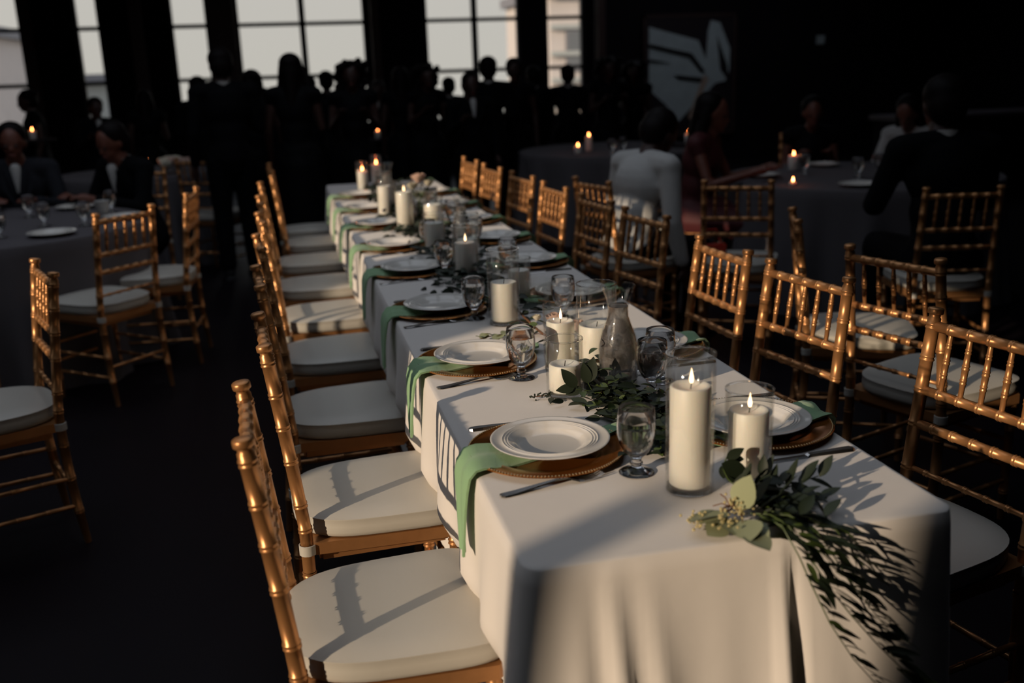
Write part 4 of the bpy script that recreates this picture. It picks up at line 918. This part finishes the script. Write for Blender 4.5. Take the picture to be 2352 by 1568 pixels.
    if outfit in ('suit', 'greysuit'):
        g = MB(); g.cap(up(0, .122, 1.27), .010, up(0, .088, 1.42), .034); g.lathe([(.060, -.02), (.064, .012), (.058, .014), (.054, -.02)], (0, 0, 0), 20, LM_ @ Matrix.Translation((0, -.002, 1.452 + pz - .93)), close=True)
        g.obj('shirt_front', shirt_m, t)
        for s in (-1, 1):
            M = LM_ @ Matrix.Translation((0, 0, pz - .93)); MB().add([M @ Vector(p) for p in [(s * .015, .142, 1.18), (s * .05, .132, 1.30), (s * .06, .108, 1.42), (s * .085, .10, 1.40), (s * .095, .128, 1.30), (s * .02, .150, 1.17)]], [(0, 1, 2, 3, 4, 5)]).obj('lapel', up_m, t, False)
    return t
protoA = make_person('tall guest in a dark suit standing left of the wide window, highest head', 'stand', 'suit', 'short', .1, .02, 'one')
protoB = make_person('guest with smooth long hair standing against the middle of the wide window', 'stand', 'dress', 'long', 0, 0, 'one')
protoC = make_person('guest with a big curly hairdo standing at the right of the wide window', 'stand', 'dress', 'curly', .1, .03, 'bent')
protoD = make_person('guest in a dark suit with bent arms right of the middle post', 'stand', 'suit', 'short', -.05, 0, 'bent')
protoE = make_person('dark-haired guest with an updo left of the woman with smooth hair', 'stand', 'dress', 'updo', .15, .05, 'down')
def place(o, x, y, face, H, base=1.70): o.location = (x, y, 0); o.rotation_euler = (0, 0, R(face - 90)); s = H / base; o.scale = (s, s, s); o['group'] = 'standing guests by the windows'
def crowd(o, lab, x, y, face, H): c = dup(o, lab, (x, y, 0), R(face - 90), 'standing guests by the windows', (H / 1.7,) * 3); return c
place(protoA, -.66, 6.60, 100, 1.72); place(protoB, -.15, 6.84, 80, 1.67); place(protoC, .36, 7.5, 265, 1.61); place(protoD, 1.72, 8.3, 75, 1.62); place(protoE, -.45, 7.30, 110, 1.56)
for o, lab, x, y, f, H in [
    (protoE, 'small dark head between the two women before the wide window', .26, 9.69, 90, 1.54), (protoD, 'shorter guest whose head shows left of the tall man', -.98, 8.75, 80, 1.53),
    (protoC, 'guest in dark clothes before the left part of the right window pair', 1.15, 8.6, 285, 1.56), (protoA, 'guest in the shadow between the curly-haired woman and the tall man', .02, 8.4, 90, 1.50),
    (protoE, 'guest whose head rises at the right of the right window pair', 2.08, 8.75, 255, 1.60), (protoA, 'broad guest low before the right window pair', 1.40, 7.60, 275, 1.48),
    (protoD, 'guest before the dark post left of the rightmost window', 2.40, 9.25, 100, 1.52), (protoA, 'guest whose head shows low in the rightmost window', 2.80, 9.3, 80, 1.52),
    (protoC, 'barely lit guest standing right of the rightmost window', 3.10, 8.85, 270, 1.58), (protoE, 'dark profile at the right edge of the leftmost window', -2.66, 9.75, 200, 1.46),
    (protoA, 'dark guest below the narrow second window', -1.97, 9.1, 290, 1.37), (protoB, 'dim guest standing between the second and third windows', -1.56, 9.5, 90, 1.42), (protoC, 'faint guest beside the wall painting', 3.55, 9.3, 250, 1.53),
    (protoB, 'guest standing deep in the shadow right of the wide window', .95, 8.9, 80, 1.55)]:
    crowd(o, lab, x, y, f, H)
for o, lab, x, y, f, H in [(protoD, 'dark guest hidden low behind the smooth-haired woman', -.40, 9.4, 90, 1.40), (protoA, 'dark guest hidden low behind the curly-haired woman', .45, 10.35, 80, 1.42), (protoD, 'dark guest low at the post right of the wide window', .82, 9.95, 250, 1.42), (protoA, 'dark guest low behind the broad guest at the right window pair', 1.62, 10.0, 90, 1.43)]:
    crowd(o, lab, x, y, f, H)
def seat(o, x, y, face, H, base=1.29, z=0): o.location = (x, y, z); o.rotation_euler = (0, 0, R(face - 90)); s = H / base; o.scale = (s, s, s); o['group'] = 'seated guests'
seat(make_person('dark-suited man leaning forward at the left round table, face turned left', 'sit', 'suit', 'short', .25, .25, 'table', vox=.012, skin=skin_m), -1.22, 5.74, 225, 1.27)
seat(make_person('guest in a grey suit seated at the far left edge, head cut by the frame', 'sit', 'greysuit', 'short', .1, .12, 'table', vox=.013, skin=skin_m), -1.98, 5.86, 275, 1.27)
seat(make_person('man in a white shirt seated with his back bent, sunlit below the elbow', 'sit', 'shirt', 'short', .5, .32, 'down', vox=.012), 1.50, 3.78, 20, 1.30)
seat(make_person('woman with long dark hair in a dark red dress seated at the right table', 'sit', 'dress', 'long', .1, .15, 'table', top='red', vox=.012, skin=skin_m), 2.34, 4.80, -40, 1.31)
seat(make_person('woman with one arm raised seated on the far side of the right table', 'sit', 'dress', 'updo', .1, .15, 'bent', vox=.014, skin=skin_m), 3.72, 5.80, 250, 1.22)
seat(make_person('woman in a white blouse seated at the far right of the right table', 'sit', 'blouse', 'long', .3, .3, 'table', vox=.013, skin=skin_m), 4.35, 5.35, 215, 1.24)
seat(make_person('large man in a black suit seated at the right, back to the camera', 'sit', 'suit', 'short', .1, .15, 'table', vox=.012, skin=skin_d), 2.76, 2.80, 80, 1.40)
for x, y, f, lab in [(2.30, 4.86, -40, 'chair under the woman in red'), (3.72, 5.83, 250, 'chair under the woman with the raised arm'), (4.35, 5.38, 215, 'chair under the woman in the white blouse')]: place_chair(lab, x, y, f, bgc)
